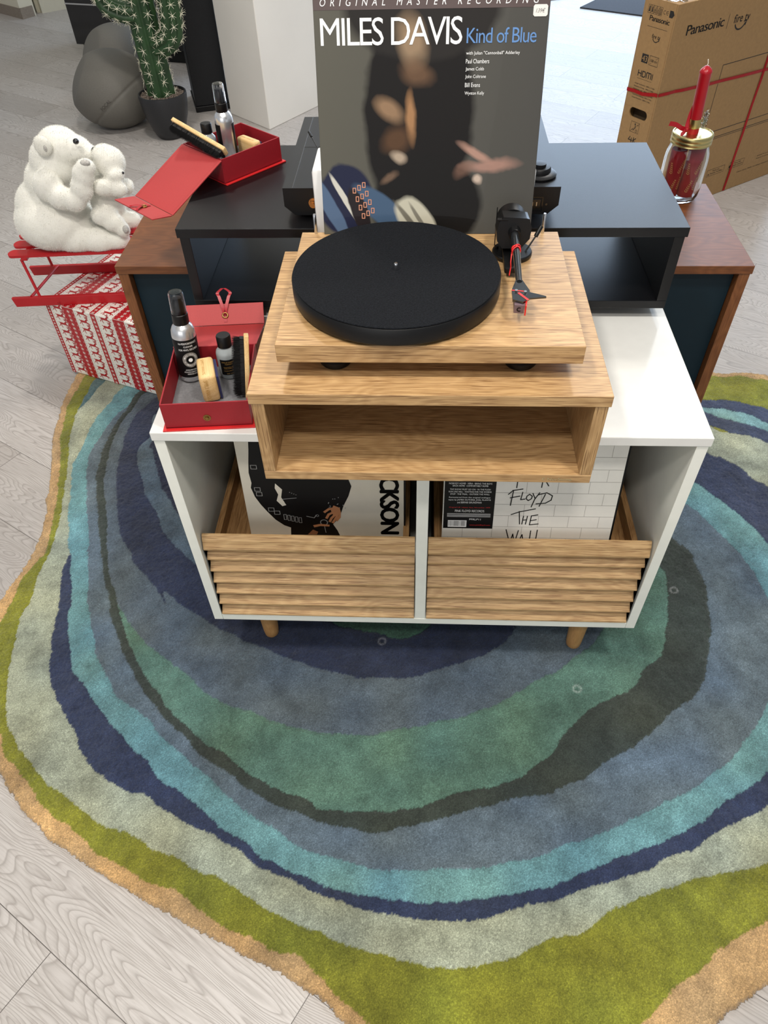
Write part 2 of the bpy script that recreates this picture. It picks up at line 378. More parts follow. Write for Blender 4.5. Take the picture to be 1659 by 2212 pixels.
# ------------------------------------------------------------------ the rug
RUG = {
 'out': [(-1.178,1.181),(-1.180,1.096),(-1.172,0.988),(-1.156,0.894),(-1.136,0.798),(-1.107,0.708),(-1.083,0.622),(-1.075,0.581),(-1.052,0.514),(-1.041,0.438),(-1.042,0.366),(-1.050,0.297),(-1.059,0.240),(-1.069,0.161),(-1.042,0.056),(-0.991,-0.063),(-0.933,-0.160),(-0.872,-0.234),(-0.810,-0.290),(-0.758,-0.327),(-0.698,-0.363),(-0.637,-0.393),(-0.568,-0.425),(-0.497,-0.455),(-0.448,-0.478),(-0.405,-0.494),(-0.372,-0.507),(-0.327,-0.524),(-0.282,-0.540),(-0.247,-0.553),(-0.212,-0.569),(-0.182,-0.585),(-0.152,-0.601),(-0.115,-0.626),(-0.071,-0.646),(0.044,-0.693),(0.191,-0.705),(0.342,-0.675),(0.447,-0.635),(0.517,-0.602),(0.548,-0.580),(0.580,-0.559),(0.608,-0.543),(0.850,-0.406),(1.123,-0.086),(1.303,0.421),(1.317,0.908),(1.236,1.110),(1.141,1.184),(1.110,1.193),(1.050,1.203),(0.980,1.198),(0.772,1.282),(0.146,1.373),(-0.516,1.397),(-1.011,1.350),(-1.157,1.279)],
 'olive': [(-1.140,1.165),(-1.148,1.112),(-1.149,1.049),(-1.151,0.989),(-1.138,0.930),(-1.125,0.860),(-1.098,0.779),(-1.076,0.702),(-1.053,0.629),(-1.038,0.570),(-1.025,0.514),(-1.012,0.460),(-1.005,0.407),(-1.004,0.367),(-1.019,0.327),(-1.029,0.293),(-1.029,0.232),(-1.032,0.156),(-1.018,0.082),(-0.983,-0.016),(-0.944,-0.095),(-0.914,-0.133),(-0.880,-0.184),(-0.840,-0.213),(-0.801,-0.252),(-0.745,-0.297),(-0.693,-0.323),(-0.648,-0.352),(-0.620,-0.373),(-0.568,-0.392),(-0.517,-0.415),(-0.469,-0.426),(-0.430,-0.444),(-0.395,-0.463),(-0.351,-0.488),(-0.306,-0.501),(-0.260,-0.522),(-0.209,-0.530),(-0.178,-0.551),(-0.156,-0.564),(-0.134,-0.587),(-0.101,-0.605),(-0.072,-0.625),(0.007,-0.671),(0.157,-0.677),(0.296,-0.641),(0.379,-0.607),(0.403,-0.592),(0.437,-0.561),(0.478,-0.536),(0.516,-0.510),(0.564,-0.480),(0.607,-0.456),(0.640,-0.440),(0.787,-0.353),(1.027,-0.089),(1.178,0.344),(1.237,0.804),(1.212,1.039),(1.132,1.155),(1.096,1.163),(1.043,1.181),(0.965,1.178),(0.764,1.242),(0.145,1.331),(-0.510,1.354),(-0.999,1.308),(-1.115,1.224)],
 'navyA': [(1.117,0.615),(1.153,0.906),(1.086,1.005),(1.047,1.027),(0.984,1.052),(0.904,1.055),(0.731,1.080),(0.717,1.010),(0.890,0.927),(0.941,0.896),(0.983,0.886),(1.020,0.863),(1.037,0.846),(1.104,0.763)],
 'tealA': [(1.067,0.943),(1.031,0.975),(0.991,0.996),(0.935,1.010),(0.890,1.017),(0.879,1.010),(0.889,0.995),(0.933,0.966),(0.982,0.946),(1.021,0.925),(1.054,0.901),(1.111,0.822),(1.139,0.905)],
 'sage': [(-1.077,1.137),(-1.090,1.081),(-1.095,1.035),(-1.109,0.982),(-1.107,0.930),(-1.099,0.888),(-1.092,0.846),(-1.072,0.779),(-1.052,0.703),(-1.037,0.641),(-1.021,0.582),(-1.006,0.526),(-0.997,0.471),(-0.992,0.418),(-0.990,0.367),(-0.991,0.327),(-0.987,0.279),(-0.982,0.219),(-0.985,0.177),(-0.971,0.100),(-0.962,0.031),(-0.939,-0.038),(-0.907,-0.111),(-0.878,-0.142),(-0.839,-0.178),(-0.777,-0.236),(-0.741,-0.254),(-0.686,-0.286),(-0.629,-0.314),(-0.567,-0.332),(-0.523,-0.357),(-0.465,-0.372),(-0.418,-0.397),(-0.381,-0.402),(-0.346,-0.421),(-0.298,-0.444),(-0.252,-0.465),(-0.207,-0.483),(-0.154,-0.499),(-0.119,-0.513),(-0.078,-0.518),(-0.053,-0.524),(-0.011,-0.532),(0.029,-0.537),(0.082,-0.537),(0.131,-0.528),(0.172,-0.519),(0.210,-0.502),(0.258,-0.484),(0.300,-0.475),(0.332,-0.455),(0.373,-0.431),(0.423,-0.410),(0.478,-0.392),(0.528,-0.376),(0.574,-0.366),(0.618,-0.359),(0.669,-0.347),(0.794,-0.285),(0.959,-0.091),(1.093,0.271),(1.117,0.615),(1.104,0.763),(1.037,0.846),(1.020,0.863),(0.983,0.886),(0.941,0.896),(0.890,0.927),(0.756,1.203),(0.144,1.290),(-0.504,1.312),(-0.973,1.212)],
 'sliver': [(-1.103,1.145),(-1.077,1.137),(-1.065,1.129),(-1.083,1.073),(-1.091,1.031),(-1.109,0.982),(-1.110,1.034),(-1.107,1.089)],
 'navy': [(-0.980,1.093),(-0.998,1.054),(-1.009,0.993),(-1.027,0.927),(-1.030,0.877),(-1.029,0.816),(-1.030,0.750),(-1.029,0.705),(-1.010,0.638),(-0.991,0.579),(-0.978,0.523),(-0.958,0.468),(-0.938,0.406),(-0.934,0.343),(-0.924,0.281),(-0.908,0.220),(-0.896,0.159),(-0.885,0.102),(-0.859,0.025),(-0.826,-0.035),(-0.801,-0.068),(-0.753,-0.117),(-0.722,-0.164),(-0.684,-0.203),(-0.635,-0.232),(-0.591,-0.249),(-0.561,-0.253),(-0.515,-0.280),(-0.461,-0.306),(-0.410,-0.326),(-0.379,-0.343),(-0.345,-0.355),(-0.318,-0.375),(-0.285,-0.391),(-0.238,-0.405),(-0.192,-0.424),(-0.147,-0.438),(-0.103,-0.452),(-0.055,-0.456),(-0.004,-0.462),(0.051,-0.463),(0.114,-0.461),(0.157,-0.450),(0.200,-0.435),(0.252,-0.424),(0.301,-0.406),(0.355,-0.388),(0.400,-0.377),(0.446,-0.361),(0.495,-0.336),(0.547,-0.319),(0.583,-0.297),(0.620,-0.276),(0.671,-0.254),(0.703,-0.235),(0.826,-0.145),(0.975,0.076),(1.053,0.341),(1.043,0.544),(0.981,0.666),(0.949,0.695),(0.931,0.738),(0.902,0.769),(0.877,0.791),(0.853,0.801),(0.708,0.964),(0.141,1.197),(-0.494,1.244),(-0.927,1.160)],
 'teal': [(-0.990,1.098),(-1.009,1.059),(-1.020,0.998),(-1.038,0.931),(-1.041,0.882),(-1.039,0.820),(-1.040,0.754),(-1.039,0.709),(-1.020,0.642),(-1.001,0.583),(-0.987,0.526),(-0.967,0.472),(-0.947,0.409),(-0.925,0.368),(-0.912,0.324),(-0.895,0.282),(-0.877,0.221),(-0.861,0.160),(-0.836,0.094),(-0.802,0.027),(-0.767,-0.007),(-0.746,-0.032),(-0.712,-0.066),(-0.682,-0.093),(-0.648,-0.119),(-0.618,-0.155),(-0.569,-0.185),(-0.540,-0.219),(-0.496,-0.242),(-0.457,-0.264),(-0.418,-0.291),(-0.384,-0.317),(-0.344,-0.333),(-0.323,-0.345),(-0.302,-0.366),(-0.263,-0.382),(-0.217,-0.396),(-0.171,-0.411),(-0.126,-0.422),(-0.100,-0.427),(-0.056,-0.431),(-0.013,-0.434),(0.051,-0.433),(0.085,-0.428),(0.128,-0.426),(0.180,-0.416),(0.246,-0.400),(0.291,-0.384),(0.337,-0.364),(0.383,-0.348),(0.431,-0.328),(0.478,-0.313),(0.527,-0.290),(0.579,-0.262),(0.603,-0.240),(0.645,-0.218),(0.689,-0.193),(0.725,-0.163),(0.808,-0.085),(0.913,0.074),(0.948,0.267),(0.941,0.383),(0.916,0.453),(0.901,0.495),(0.882,0.538),(0.857,0.576),(0.831,0.616),(0.813,0.645),(0.787,0.674),(0.617,0.855),(0.139,1.146),(-0.490,1.217),(-0.907,1.148)],
 'slate': [(-0.933,1.052),(-0.952,0.999),(-0.975,0.961),(-0.986,0.918),(-0.992,0.875),(-0.997,0.834),(-1.004,0.767),(-0.992,0.704),(-0.974,0.642),(-0.955,0.584),(-0.935,0.527),(-0.913,0.473),(-0.887,0.395),(-0.863,0.321),(-0.830,0.222),(-0.819,0.191),(-0.789,0.123),(-0.755,0.059),(-0.713,0.007),(-0.685,-0.031),(-0.645,-0.058),(-0.594,-0.090),(-0.554,-0.127),(-0.505,-0.162),(-0.462,-0.196),(-0.433,-0.215),(-0.377,-0.257),(-0.333,-0.288),(-0.292,-0.309),(-0.247,-0.334),(-0.199,-0.354),(-0.154,-0.361),(-0.108,-0.372),(-0.059,-0.380),(0.008,-0.380),(0.065,-0.374),(0.118,-0.374),(0.171,-0.362),(0.230,-0.347),(0.290,-0.324),(0.346,-0.305),(0.394,-0.286),(0.443,-0.262),(0.494,-0.237),(0.544,-0.217),(0.599,-0.182),(0.657,-0.141),(0.698,-0.099),(0.740,-0.055),(0.774,-0.005),(0.834,0.084),(0.859,0.198),(0.863,0.282),(0.855,0.314),(0.853,0.357),(0.838,0.411),(0.823,0.441),(0.806,0.477),(0.788,0.514),(0.767,0.558),(0.745,0.585),(0.572,0.753),(0.136,1.049),(-0.485,1.178),(-0.888,1.135)],
 'dark': [(-0.936,1.071),(-0.947,1.014),(-0.958,0.954),(-0.967,0.904),(-0.971,0.855),(-0.971,0.794),(-0.961,0.717),(-0.950,0.655),(-0.925,0.584),(-0.903,0.528),(-0.885,0.473),(-0.864,0.421),(-0.842,0.370),(-0.823,0.322),(-0.801,0.275),(-0.778,0.224),(-0.767,0.193),(-0.735,0.134),(-0.703,0.084),(-0.665,0.035),(-0.629,-0.012),(-0.594,-0.051),(-0.566,-0.078),(-0.540,-0.100),(-0.503,-0.125),(-0.470,-0.161),(-0.430,-0.185),(-0.396,-0.204),(-0.352,-0.232),(-0.316,-0.250),(-0.280,-0.268),(-0.236,-0.280),(-0.196,-0.297),(-0.168,-0.305),(-0.126,-0.308),(-0.089,-0.313),(-0.062,-0.310),(-0.016,-0.299),(0.039,-0.284),(0.090,-0.267),(0.146,-0.253),(0.198,-0.238),(0.265,-0.226),(0.314,-0.205),(0.365,-0.180),(0.397,-0.154),(0.445,-0.127),(0.501,-0.089),(0.562,-0.033),(0.622,0.008),(0.656,0.061),(0.681,0.129),(0.704,0.207),(0.709,0.261),(0.715,0.274),(0.719,0.335),(0.711,0.378),(0.709,0.418),(0.693,0.448),(0.677,0.464),(0.582,0.659),(0.278,0.958),(-0.321,1.116),(-0.725,1.188),(-0.880,1.135)],
 'green': [(-0.914,1.064),(-0.927,1.014),(-0.939,0.955),(-0.949,0.904),(-0.951,0.848),(-0.947,0.781),(-0.935,0.705),(-0.922,0.643),(-0.900,0.585),(-0.880,0.528),(-0.860,0.474),(-0.846,0.421),(-0.826,0.371),(-0.807,0.322),(-0.783,0.275),(-0.761,0.224),(-0.741,0.193),(-0.714,0.135),(-0.679,0.084),(-0.647,0.040),(-0.612,-0.003),(-0.587,-0.028),(-0.560,-0.061),(-0.522,-0.088),(-0.490,-0.114),(-0.448,-0.145),(-0.410,-0.159),(-0.380,-0.184),(-0.342,-0.207),(-0.310,-0.221),(-0.269,-0.239),(-0.225,-0.252),(-0.199,-0.270),(-0.170,-0.275),(-0.128,-0.276),(-0.063,-0.272),(0.007,-0.260),(0.068,-0.237),(0.124,-0.221),(0.172,-0.210),(0.221,-0.189),(0.263,-0.158),(0.294,-0.132),(0.319,-0.095),(0.358,-0.056),(0.388,-0.027),(0.442,-0.003),(0.488,0.021),(0.523,0.069),(0.561,0.101),(0.592,0.171),(0.612,0.238),(0.623,0.304),(0.626,0.356),(0.578,0.436),(0.452,0.656),(0.202,0.891),(-0.314,1.043),(-0.670,1.150),(-0.841,1.136)],
 'slate2': [(-0.914,1.064),(-0.927,1.014),(-0.939,0.955),(-0.949,0.904),(-0.951,0.848),(-0.947,0.781),(-0.935,0.705),(-0.922,0.643),(-0.900,0.585),(-0.880,0.528),(-0.860,0.474),(-0.846,0.421),(-0.826,0.371),(-0.807,0.322),(-0.783,0.275),(-0.761,0.224),(-0.743,0.203),(-0.736,0.196),(-0.696,0.145),(-0.646,0.099),(-0.589,0.064),(-0.541,0.030),(-0.502,-0.004),(-0.468,-0.024),(-0.415,-0.051),(-0.360,-0.067),(-0.305,-0.087),(-0.253,-0.099),(-0.201,-0.108),(-0.151,-0.107),(-0.100,-0.110),(-0.070,-0.101),(-0.020,-0.092),(0.030,-0.077),(0.096,-0.061),(0.148,-0.040),(0.200,-0.016),(0.239,0.014),(0.283,0.039),(0.328,0.064),(0.381,0.108),(0.432,0.160),(0.523,0.328),(0.503,0.567),(0.130,0.848),(-0.309,0.996),(-0.667,1.138),(-0.840,1.131)],
 'navy2': [(-0.864,1.053),(-0.891,1.007),(-0.910,0.970),(-0.920,0.905),(-0.918,0.849),(-0.909,0.769),(-0.899,0.705),(-0.883,0.644),(-0.866,0.585),(-0.847,0.529),(-0.829,0.474),(-0.797,0.422),(-0.769,0.387),(-0.753,0.357),(-0.729,0.329),(-0.697,0.296),(-0.661,0.259),(-0.634,0.227),(-0.647,0.262),(-0.594,0.222),(-0.545,0.193),(-0.487,0.155),(-0.433,0.128),(-0.377,0.106),(-0.330,0.085),(-0.272,0.065),(-0.200,0.044),(-0.140,0.032),(-0.076,0.028),(-0.023,0.030),(0.030,0.049),(0.084,0.069),(0.138,0.092),(0.194,0.122),(0.218,0.148),(0.231,0.175),(0.262,0.278),(0.249,0.562),(-0.011,0.845),(-0.469,1.065),(-0.759,1.124)],
 'slate3': [(-0.841,0.847),(-0.859,0.803),(-0.855,0.770),(-0.839,0.719),(-0.811,0.658),(-0.793,0.616),(-0.753,0.553),(-0.725,0.509),(-0.701,0.461),(-0.667,0.425),(-0.631,0.390),(-0.588,0.351),(-0.517,0.303),(-0.351,0.235),(-0.004,0.272),(0.116,0.394),(0.127,0.746),(-0.760,0.990)],
 'navy3': [(-0.828,0.823),(-0.811,0.784),(-0.791,0.732),(-0.768,0.677),(-0.743,0.629),(-0.716,0.588),(-0.682,0.538),(-0.574,0.460),(-0.249,0.386),(-0.006,0.423),(0.059,0.745),(-0.749,0.944)],
 'island': [(-0.203,0.174),(-0.157,0.160),(-0.104,0.151),(-0.060,0.139),(-0.025,0.140),(0.009,0.159),(0.031,0.179),(0.031,0.244),(-0.005,0.301),(-0.168,0.282),(-0.226,0.210)],
}

DYE = [('out', (200, 164, 116)), ('olive', (136, 138, 48)), ('sage', (172, 178, 156)), ('navyA', (66, 76, 102)), ('tealA', (136, 178, 178)), ('sliver', (94, 124, 128)),
       ('navy', (54, 64, 92)), ('teal', (112, 158, 164)), ('slate', (100, 116, 128)), ('dark', (60, 68, 62)), ('green', (92, 126, 112)), ('slate2', (90, 103, 114)),
       ('navy2', (46, 54, 78)), ('slate3', (86, 102, 114)), ('navy3', (34, 38, 60)), ('island', (68, 102, 84))]
def smooth_poly(pts, n=5):
    P_ = np.array(pts); m = len(P_); out = []
    for i in range(m):
        a, b, c, d = P_[i - 1], P_[i], P_[(i + 1) % m], P_[(i + 2) % m]
        for k in range(n):
            t = k / n; out.append(.5 * ((2 * b) + (c - a) * t + (2 * a - 5 * b + 4 * c - d) * t * t + (3 * b - a - 3 * c + d) * t ** 3))
    return np.array(out)
def inside(poly, X, Y):
    r = np.zeros(X.shape, bool); n = len(poly)
    bx0, by0 = poly.min(0); bx1, by1 = poly.max(0)
    sel = np.where((X > bx0) & (X < bx1) & (Y > by0) & (Y < by1))[0]; x, y = X[sel], Y[sel]; q = np.zeros(len(sel), bool)
    for i in range(n):
        x1, y1 = poly[i]; x2, y2 = poly[(i + 1) % n]
        if y1 == y2: continue
        mk = (y1 > y) != (y2 > y)
        q[mk] ^= x[mk] < (x2 - x1) * (y[mk] - y1) / (y2 - y1) + x1
    r[sel] = q; return r
def vnoise(X, Y, s, seed):
    g = np.random.default_rng(seed).random((400, 400)); u = (X + 5) / s; v = (Y + 5) / s
    i = np.floor(u).astype(int); j = np.floor(v).astype(int); fu = u - i; fv = v - j; fu = fu * fu * (3 - 2 * fu); fv = fv * fv * (3 - 2 * fv); i %= 399; j %= 399
    return (g[i, j] * (1 - fu) + g[i + 1, j] * fu) * (1 - fv) + (g[i, j + 1] * (1 - fu) + g[i + 1, j + 1] * fu) * fv
def build_rug(step=.003):
    xs = np.arange(-1.2, 1.34, step); ys = np.arange(-.73, 1.42, step); nx, ny = len(xs), len(ys)
    X, Y = np.meshgrid(xs, ys, indexing='ij'); X = X.ravel(); Y = Y.ravel()
    X = X + rng.uniform(-.4, .4, X.shape) * step; Y = Y + rng.uniform(-.4, .4, Y.shape) * step
    wx = X + (vnoise(X, Y, .010, 1) - .5) * .0042 + (vnoise(X, Y, .035, 3) - .5) * .006; wy = Y + (vnoise(X, Y, .010, 2) - .5) * .0042 + (vnoise(X, Y, .035, 4) - .5) * .006
    colr = np.zeros((len(X), 3)); idx = np.zeros(len(X), int) - 1
    for k, (nm, c) in enumerate(DYE):
        mk = inside(smooth_poly(RUG[nm]), wx, wy) & ((idx >= 0) | (k == 0)); idx[mk] = k
    cols = np.array([lin(c)[:3] for _, c in DYE]); colr = cols[np.maximum(idx, 0)]
    mott = .58 + .44 * vnoise(X, Y, .13, 5) + .32 * vnoise(X, Y, .045, 6) + .18 * vnoise(X, Y, .018, 7)
    mott = mott - .03 + .07 * (vnoise(X * 2.3, Y * .7, .05, 9) - .5)
    colr = colr * (.87 * mott * rng.uniform(.84, 1.18, len(X)))[:, None]
    warm = (vnoise(X, Y, .09, 21) - .5) * .16; colr = colr * np.stack([1 + warm, 1 + warm * .3, 1 - warm], 1)
    ins = idx >= 0
    Z = .0125 + (vnoise(X, Y, .012, 11) - .5) * .0016 + rng.uniform(-1, 1, len(X)) * .0009 + (vnoise(X, Y, .05, 12) - .5) * .002
    # carved seam between neighbouring colours, lower rim, and ring dents left by furniture
    I = idx.reshape(nx, ny); edge = np.zeros((nx, ny), bool)
    edge[:-1] |= I[:-1] != I[1:]; edge[:, :-1] |= I[:, :-1] != I[:, 1:]; Z -= edge.ravel() * .0022
    for cx, cy in [(-.085, .127), (.360, .014), (.637, .295)]:
        r = np.hypot(X - cx, Y - cy); rg = np.exp(-((r - .0085) / .002) ** 2); Z += rg * .0016 - (r < .006) * .001; colr = colr + rg[:, None] * .2
    ii = np.arange(nx * ny).reshape(nx, ny)
    q = np.stack([ii[:-1, :-1], ii[1:, :-1], ii[1:, 1:], ii[:-1, 1:]], -1).reshape(-1, 4)
    q = q[ins[q].all(1)]
    # rim: border vertices drop to the floor
    cnt = np.bincount(q.ravel(), minlength=nx * ny); Z[(cnt > 0) & (cnt < 4)] = .001
    used = np.where(cnt > 0)[0]; remap = np.zeros(nx * ny, int); remap[used] = np.arange(len(used)); q = remap[q]
    me = bpy.data.meshes.new('rug'); co = np.stack([X[used], Y[used], Z[used]], 1).astype(np.float32)
    me.vertices.add(len(used)); me.vertices.foreach_set('co', co.ravel())
    me.loops.add(len(q) * 4); me.loops.foreach_set('vertex_index', q.astype(np.int32).ravel())
    me.polygons.add(len(q)); me.polygons.foreach_set('loop_start', np.arange(0, len(q) * 4, 4, dtype=np.int32)); me.polygons.foreach_set('loop_total', np.full(len(q), 4, np.int32))
    me.update(calc_edges=True); me.validate()
    at = me.color_attributes.new('dye', 'FLOAT_COLOR', 'POINT'); c4_ = np.ones((len(used), 4), np.float32); c4_[:, :3] = np.clip(colr[used], 0, 1); at.data.foreach_set('color', c4_.ravel())
    m, nt, b = newmat('cut_pile_wool')
    a = N(nt, 'ShaderNodeVertexColor', layer_name='dye'); tc = N(nt, 'ShaderNodeTexCoord')
    n1 = N(nt, 'ShaderNodeTexNoise', {'Vector': tc.outputs['Object'], 'Scale': 380.0, 'Detail': 4.0, 'Roughness': .75}).outputs[0]
    n2 = N(nt, 'ShaderNodeTexNoise', {'Vector': tc.outputs['Object'], 'Scale': 26.0, 'Detail': 4.0, 'Roughness': .6}).outputs[0]
    c = mix(nt, 1.0, a.outputs[0], ramp(nt, n1, [(.3, (.5, .5, .5, 1)), (.56, (1.0, 1.0, 1.0, 1)), (.72, (1.75, 1.75, 1.7, 1))]), 'MULTIPLY')
    c = mix(nt, 1.0, c, ramp(nt, n2, [(.3, (.80, .80, .80, 1)), (.7, (1.2, 1.2, 1.2, 1))]), 'MULTIPLY')
    nt.links.new(c, b.inputs['Base Color']); b.inputs['Roughness'].default_value = .9; b.inputs['Sheen Weight'].default_value = .25; b.inputs['Specular IOR Level'].default_value = .2
    bump(nt, b, n1, .9, .0016); me.materials.append(m)
    o = bpy.data.objects.new('rug', me); COL.objects.link(o)
    o['label'] = 'large irregular pile rug with wavy bands of blue, green, sage, olive and tan'; o['category'] = 'rug'
build_rug()
RT = .014   # level of the pile

# ------------------------------------------------------------------ white sideboard
T = thing('sideboard', 'white lacquered sideboard on round oak legs with two slatted oak crates', 'sideboard', (.0, .3, RT))
X0, X1, Y0, Y1, ZT, ZB = -.449, .465, .0726, .522, .7136, .1705
part('top', MB().box(X0, X1, Y0, Y1, ZT - .0179, ZT, .0012), M_white, T)
part('side_panel', MB().box(X0 + .002, X0 + .021, Y0 + .002, Y1, ZB, ZT - .0184, .0008), M_whitematt, T)
part('side_panel', MB().box(X1 - .022, X1 - .003, Y0 + .002, Y1, ZB, ZT - .0184, .0008), M_whitematt, T)
part('base_panel', MB().box(X0 + .0215, X1 - .0225, Y0 + .002, Y1, ZB, ZB + .018, .0008), M_whitematt, T)
part('divider', MB().box(-.0075, .0145, Y0 + .003, Y1 - .012, ZB + .0185, ZT - .0184, .0008), M_whitematt, T)
part('back_panel', MB().box(X0 + .022, X1 - .023, Y1 - .01, Y1 - .002, ZB + .0185, ZT - .0184, 0), M_whitematt, T)
for lx, ly in ((-.352, .145), (.366, .133), (-.352, .455), (.366, .455)):
    part('leg', MB().lathe([(0, RT - .002), (.0135, RT - .002), (.0165, RT + .003), (.018, RT + .02), (.0235, ZB - .0005), (0, ZB - .0005)], (lx, ly, 0), 32), M_oakleg, T, smooth=50)
def crate(x0, x1):
    """open record crate with a tilted louvred front; bottom at y .071, top leans back to y .094"""
    yb, yt, zb, zt = .0795, .0965, ZB + .020, .4325
    C_ = MB(); th = .012
    C_.box(x0 + .012, x0 + .012 + th, yt + .004, .49, zb, .398); C_.box(x1 - .012 - th, x1 - .012, yt + .004, .49, zb, .398)
    C_.box(x0 + .024, x1 - .024, .478, .49, zb, .398); C_.box(x0 + .024, x1 - .024, yt + .004, .478, .354, .364)
    p = part('crate', C_, M_crate, T)
    F = MB(); n = 7; hs = [.034] + [.0331] * 6; z = zt
    yy = lambda z_: yb + (yt - yb) * (z_ - zb) / (zt - zb)
    sl = []
    prof = []
    for k in range(n):
        h = (zt - zb) / n; zt_, zb_ = zt - k * h, zt - (k + 1) * h
        prof += [(yy(zt_) + (.0085 if k else -.002), zt_), (yy(zt_) + (.0075 if k else -.008), zt_ - h * .30), (yy(zt_) + (.004 if k else -.010), zt_ - h * .55), (yy(zb_) - (.0060 if k else .0122), zb_ + h * .16), (yy(zb_) - (.0066 if k else .0122), zb_ + .003), (yy(zb_) - (.0055 if k else .0115), zb_ + .0004)]
    prof = [(a, b) for a, b in prof]
    pts = prof + [(yy(zb) + .016, zb), (yy(zt) + .0015, zt)]
    A = F._v([(x0, a, b) for a, b in pts]); B = F._v([(x1, a, b) for a, b in pts]); m = len(pts)
    F._f(A); F._f(B[::-1])
    for i in range(m): F._f([A[(i + 1) % m], A[i], B[i], B[(i + 1) % m]])
    bmesh.ops.triangulate(F.bm, faces=[f for f in F.bm.faces if len(f.verts) > 4]); bmesh.ops.recalc_face_normals(F.bm, faces=F.bm.faces)
    part('slatted_front', F, M_slat, p)
crate(-.4255, -.0095); crate(.0165, .440)

# records in the crates
def sleeve(name, label, o, r, u, w, h, th, mat, spine):
    fr = Fr(o, r, u); t = thing(name, label, 'record', o)
    part('cover', MB().fbox(fr, 0, w, 0, h, -th, 0, .0006), mat, t)
    return t, fr
rl = math.radians(-1.2); ln = .104
L0 = Vector((-.3475, .152, .3655)); ul = Vector((0, ln, 1)).normalized()
t, fr = sleeve('record', 'cream record sleeve with a black clothed figure, standing in the left crate', L0, (1, 0, 0), ul, .315, .315, .004, M_paper, None)
part('spine', MB().fbox(fr, .3152, .3185, .001, .314, -.012, -.001, 0), M_label, t)
b = MB(); P_ = [(.036, .315), (.030, .262), (.0255, .22), (.021, .19), (.018, .165), (.020, .14), (.017, .128), (.022, .105), (.031, .085), (.042, .066), (.056, .045), (.072, .03), (.085, .024), (.083, .001), (.185, .001), (.180, .018), (.172, .035), (.182, .048), (.190, .066), (.196, .085), (.207, .11), (.214, .135), (.205, .165), (.20, .2), (.19, .26), (.15, .315)]
b.poly(fr, P_, .0004); part('printed_figure', b, M_label, t)
g = MB(); gr = lambda a, c, w_, h_: g.frame(fr, a, a + w_, c, c + h_, .0011, .0009)
for a, c in ((.024, .12), (.026, .108), (.045, .068), (.056, .06), (.024, .175)): gr(a, c, .011, .009)
for k in range(5): g.frame(fr, .074 + k * .0075, .079 + k * .0075, .046 - k * .002, .06 - k * .002, .0011, .0009)
for k in range(14): g.disc(fr, .165 + random.uniform(0, .035), .078 + random.uniform(0, .03), .0011, .0009, seg=6)
for k in range(4): g.disc(fr, .092 + k * .004, .118 - k * .002, .001, .0009, seg=6)
g.line(fr, [(.075, .1), (.104, .104)], .0012, .0009); g.line(fr, [(.12, .056), (.135, .052), (.14, .06)], .0016, .0009); g.disc(fr, .154, .040, .008, .0009, .0062, 16); g.line(fr, [(.154, .032), (.156, .012)], .0012, .0009); g.disc(fr, .142, .058, .003, .0009, .002, 10)
part('printed_buckles', g, M_grey, t)
g = MB(); g.poly(fr, [(.066, .14), (.078, .125), (.074, .105), (.082, .085), (.074, .082), (.064, .096), (.069, .112), (.064, .128)], .0008); part('printed_gap', g, M_paper, t)
g = MB(); g.poly(fr, [(.176, .086), (.188, .080), (.190, .066), (.182, .056), (.174, .060), (.170, .072)], .0010)
for q in ([(.176, .078), (.166, .076), (.157, .068)], [(.175, .068), (.165, .062), (.160, .052)], [(.178, .062), (.170, .052), (.166, .043)], [(.183, .060), (.177, .049), (.172, .040)], [(.187, .066), (.186, .055), (.180, .046)]): g.line(fr, q, .0052, .00102); g.poly(fr, [(.118, .006), (.137, .006), (.140, .014), (.13, .02)], .0010)
g.poly(fr, [(.131, .032), (.146, .036), (.165, .034), (.164, .029), (.146, .03), (.133, .026)], .001)
part('printed_hand', g, M_tan, t)
# JACKSON running down the right edge, tops of the letters towards the spine
lt = MB()
for o1, o2 in ((0, 0), (.0022, 0), (-.0022, 0), (.0011, .001), (-.0011, -.001), (0, .0012), (0, -.0012)): text_mesh('JACKSON', .189, .0475, lambda x, y: fr(.2575 + y + o2, .2005 - x + o1, .0006), sp=.86, mb=lt)
part('lettering', lt, M_label, t)

R0 = Vector((.043, .118, .3655)); ur = Vector((0, .17, 1)).normalized()
t, fr = sleeve('record', 'white record sleeve with grey brick lines and handwritten black title, in the right crate', R0, Vector((1, 0, 0)), ur, .327, .32, .006, plain('white_sleeve', (232, 230, 222), .3, coat=.5, noise=.01), None)
part('spine', MB().fbox(fr, .3275, .331, .001, .314, -.016, -.002, 0), M_label, t)
b = MB()
for k in range(1, 11):
    z = .012 + k * .0272; b.line(fr, [(.001, z), (.326, z)], .0008, .0003)
for k in range(0, 11):
    for j in range(8):
        a = .012 + j * .0575 + (k % 2) * .028; z0_, z1_ = .012 + k * .0272, min(.318, .012 + (k + 1) * .0272)
        if a < .325: b.line(fr, [(a, z0_), (a, z1_)], .0008, .0003)
part('brick_lines', b, plain('grey_line', (176, 172, 166), .5), t)
b = MB(); YM = lambda y: .061 + (y - .044) * .869
b.rect(fr, .002, .098, .061, .235, .0006); pl_ = part('sticker', b, M_label, t)
W1 = MB(); txt = ['NOBODY HOME · VERA · BRING THE BOYS', 'BACK HOME · COMFORTABLY NUMB']
yy_ = .166
for s_, w_, h_ in ((txt[0], .080, .0036), (txt[1], .066, .0036)):
    text_mesh(s_, w_, h_, onf(fr, .050 - w_ / 2, YM(yy_), .001), mb=W1); yy_ -= .0062
yy_ = .1505
